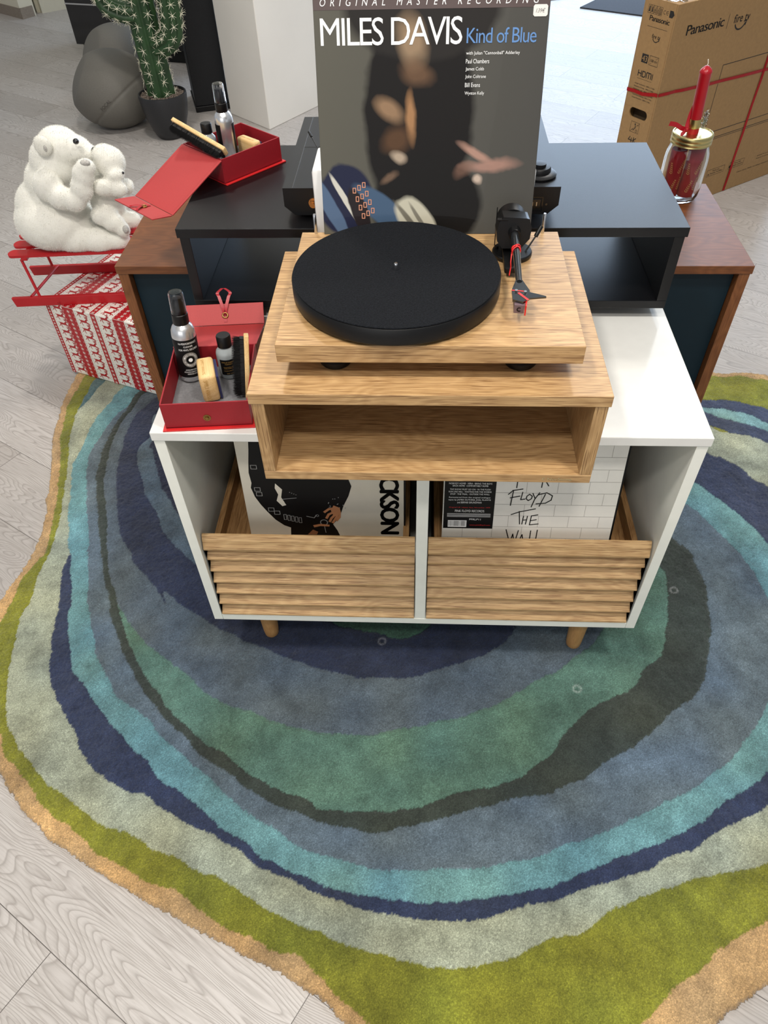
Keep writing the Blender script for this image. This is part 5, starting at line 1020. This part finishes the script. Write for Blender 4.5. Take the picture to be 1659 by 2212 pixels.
# ------------------------------------------------------------------ back of the shop
fm = Fr((1.163, 5.748, .0005), Vector((.86, -.51, 0)), Vector((.58, .815, 0)))
b = MB(); b.fbox(fm, 0, 1.6, 0, 1.1, 0, .008, .003); T = thing('floor_mat', 'charcoal entrance mat on the floor behind the television carton', 'mat', (1.163, 5.748, .0005)); part('pile', b, M_mat, T)
T = thing('display_stand', 'thin black display stand with a flat round foot, behind the large record', 'stand', (.95, 6.16, 0)); part('round_foot', MB().lathe([(0, .0005), (.17, .0005), (.17, .008), (.155, .014), (0, .014)], (.95, 6.16, 0), 48), M_blackm, T, smooth=30); part('pole', MB().cyl((.95, 6.25, .014), (.95, 6.25, 1.1), .014), M_blackm, T, smooth=40)

PC = Vector((-1.372, 3.312, 0))
T = thing('potted_cactus', 'tall artificial column cactus in an anthracite pot filled with gravel', 'plant', PC)
part('pot', MB().lathe([(0, .0005), (.060, .0005), (.068, .006), (.089, .045), (.110, .105), (.121, .165), (.125, .205), (.123, .215), (.116, .216), (.114, .205), (.111, .198), (0, .198)], PC, 64), M_pot, T, smooth=40)
b = MB()
for i in range(750):
    r = .108 * math.sqrt(random.random()); q = random.uniform(0, 6.28); s_ = random.uniform(.0045, .008)
    b.ell((PC.x + r * math.cos(q), PC.y + r * math.sin(q), .205 + random.uniform(-.002, .005)), (s_, s_ * random.uniform(.6, 1), s_ * .6), (0, 0, q), 1)
part('gravel', b, M_gravel, T, kind='stuff')
SP = []
def column(name, pts, r, ribs=8, seg=64):
    pts = curve_pts(pts, 8); m_ = MB(); rings = []; n_ = len(pts)
    xa = Vector((1, 0, 0)); acc = 0
    for i, p in enumerate(pts):
        t_ = (pts[min(i + 1, n_ - 1)] - pts[max(i - 1, 0)]).normalized(); xa = (xa - t_ * xa.dot(t_)).normalized(); ya = t_.cross(xa); f_ = i / (n_ - 1)
        rr = r * (1 if f_ < .9 else math.sqrt(max(.02, 1 - ((f_ - .9) / .1) ** 2))) * (1 + .02 * math.sin(i * 2.1))
        rings.append(m_._v([p + (xa * math.cos(q) + ya * math.sin(q)) * rr * (.74 + .28 * abs(math.cos(q * ribs / 2)) ** .7) for q in [2 * math.pi * k / seg for k in range(seg)]]))
        if i: acc += (p - pts[i - 1]).length
        if i and acc > .038 * (r / .07) ** .3:
            acc = 0
            for k in range(ribs):
                q = 2 * math.pi * k / ribs + (.0); SP.append((p + (xa * math.cos(q) + ya * math.sin(q)) * rr * 1.01, (xa * math.cos(q) + ya * math.sin(q)), t_))
    for A, B_ in zip(rings, rings[1:]):
        for k in range(seg): m_._f([A[k], A[(k + 1) % seg], B_[(k + 1) % seg], B_[k]])
    m_._f(rings[0][::-1]); m_._f(rings[-1]); return part(name, m_, M_cact, T, smooth=180)
V = lambda x, y, z: PC + Vector((x, y, z))
st_c = column('cactus_stem', [V(0, 0, .17), V(-.004, 0, .3), V(-.008, 0, .5), V(-.01, 0, .7), V(-.01, 0, .9), V(-.01, 0, 1.06), V(-.01, 0, 1.12)], .070, 7)
column('cactus_arm', [V(.03, -.02, .43), V(.085, -.03, .445), V(.128, -.035, .485), V(.142, -.035, .56), V(.146, -.035, .68), V(.148, -.035, .80), V(.148, -.035, .85)], .052, 7, 56)
column('cactus_arm', [V(-.03, -.02, .58), V(-.09, -.03, .585), V(-.155, -.035, .62), V(-.172, -.035, .69), V(-.176, -.035, .8), V(-.178, -.035, .92), V(-.178, -.035, .96)], .054, 7, 56)
b = MB()
for p, nrm, t_ in SP:
    if p.z > 1.0: continue
    y_ = nrm.cross(t_)
    for k in range(7):
        q = 2 * math.pi * k / 7 + random.uniform(-.3, .3); d_ = (t_ * math.cos(q) + y_ * math.sin(q) + nrm * random.uniform(.25, .6)).normalized() * random.uniform(.018, .032)
        b.cyl(p, p + d_, .0014, .0004, seg=4, cap=False)
part('spines', b, M_spine, T, kind='stuff')

def pouf(loc, rz, lbl, sc=1):
    T = thing('pebble_pouf', lbl, 'pouf', loc, rz, 'pebble poufs')
    # squashed ball with a tilted seam and a flat round cap on one side
    b = MB(); R3 = (.228 * sc, .226 * sc, .188 * sc); b.ell((0, 0, 0), R3, sub=6)
    sn = Vector((-.62, .10, .80)).normalized(); cpn = Vector((-.86, -.30, .42)).normalized()
    for v in b.bm.verts:
        co = v.co.copy(); d_ = co.dot(sn) + .062 * sc
        if abs(d_) < .009 * sc: v.co = co * (1 - .03 * (1 - abs(d_) / (.009 * sc)))
        u_ = co.normalized(); e = u_.dot(cpn)
        if e > .80: v.co = v.co - cpn * ((e - .80) * .12 * sc)
        if v.co.z < -.175 * sc: v.co.z = -.175 * sc
    bmesh.ops.translate(b.bm, verts=b.bm.verts, vec=(0, 0, .1755 * sc))
    o = part('shell', b, M_pouf, T, local=True, smooth=180)
    # side cap disc
    m_ = MB(); c0 = cpn * (.205 * sc) + Vector((0, 0, .1755 * sc))
    fr = Fr((-.0, -.232 * sc, .125 * sc), (1, .0, .36), (-.3, -.5, .8))
    text_mesh('FOCAL', .075 * sc, .016 * sc, lambda x, y: surf(-1.50 + x * 4.3, y), mb=m_) if False else None
    # lettering sits just above the seam on the camera side
    su = sn.orthogonal().normalized(); sv = sn.cross(su)
    def surf(ang, h):
        # point on the ellipsoid: march along direction in seam plane, lifted by h
        dd = (su * math.cos(ang) + sv * math.sin(ang)); base_ = -sn * (.062 * sc - .010 * sc - h)
        A_, B_, C2 = sum((dd[i] / R3[i]) ** 2 for i in range(3)), 2 * sum(dd[i] * base_[i] / R3[i] ** 2 for i in range(3)), sum((base_[i] / R3[i]) ** 2 for i in range(3)) - 1
        t_ = (-B_ + math.sqrt(max(0, B_ * B_ - 4 * A_ * C2))) / (2 * A_); return base_ + dd * (t_ * 1.006) + Vector((0, 0, .1755 * sc))
    # angle facing the camera
    best = max([i * .02 for i in range(315)], key=lambda a_: (su * math.cos(a_) + sv * math.sin(a_)).dot(Matrix.Rotation(-rz, 3, 'Z') @ Vector((.42, -.9, 0)).normalized()))
    s1 = 1 if (surf(best + .05, 0) - surf(best, 0)).dot(Matrix.Rotation(-rz, 3, 'Z') @ Vector((1, 0, 0))) > 0 else -1
    m_ = text_mesh('FOCAL', .078 * sc, .016 * sc, lambda x, y: surf(best + s1 * (x - .11 * sc) / (.235 * sc), y)); part('lettering', m_, plain('dark_taupe_print', (70, 64, 60), .6), T, local=True)
    return T
pouf((-1.70, 3.50, 0), 0, 'grey pebble-shaped pouf with tilted seam, nearer of the two, left of the cactus pot')
pouf((-1.80, 4.0, 0), .25, 'grey pebble-shaped pouf, further of the two, against the black cabinet')

T = thing('tower_speaker', 'tall black ash floor-standing speaker between the cactus and the white pillar', 'speaker', (-1.22, 3.75, 0))
ta = math.atan2(3.699 - 3.645, -1.137 + 1.299); tx = Vector((math.cos(ta), math.sin(ta), 0)); ty = Vector((-math.sin(ta), math.cos(ta), 0)); o_ = Vector((-1.305, 3.66, 0))
def tb(a0, a1, c0, c1, z0, z1, bev=.003): return MB().hexa([o_ + tx * a + ty * c + Vector((0, 0, z)) for z in (z0, z1) for a, c in ((a0, c0), (a1, c0), (a1, c1), (a0, c1))], bev)
part('base_plinth', tb(-.006, .194, -.006, .30, .0005, .03), M_blackm, T); part('cabinet_body', tb(0, .188, 0, .29, .0302, 1.05), M_blkwood, T)
T = thing('media_cabinet', 'gloss black low cabinet with silver trim and knob behind the poufs', 'cabinet', (-2.0, 4.9, 0))
ca = math.radians(-14); cx_ = Vector((math.cos(ca), math.sin(ca), 0)); cy_ = Vector((-math.sin(ca), math.cos(ca), 0)); o_ = Vector((-2.345, 4.72, 0))
def cb_(a0, a1, c0, c1, z0, z1, bev=.003): return MB().hexa([o_ + cx_ * a + cy_ * c + Vector((0, 0, z)) for z in (z0, z1) for a, c in ((a0, c0), (a1, c0), (a1, c1), (a0, c1))], bev)
part('base_plinth', cb_(.03, 1.05, .03, .45, .0005, .078), M_blackm, T); part('cabinet_body', cb_(0, 1.08, 0, .5, .0785, .60), M_blackg, T)
part('silver_trim', cb_(0, 1.08, -.004, -.0002, .305, .313, 0), M_chrome, T)
kc = o_ + cx_ * .345 + Vector((0, 0, .247)); part('knob', MB().lathe([(0, 0), (.022, 0), (.022, .012), (.018, .016), (0, .016)], kc - cy_ * .0005, 32, -cy_), M_chrome, T, smooth=40)
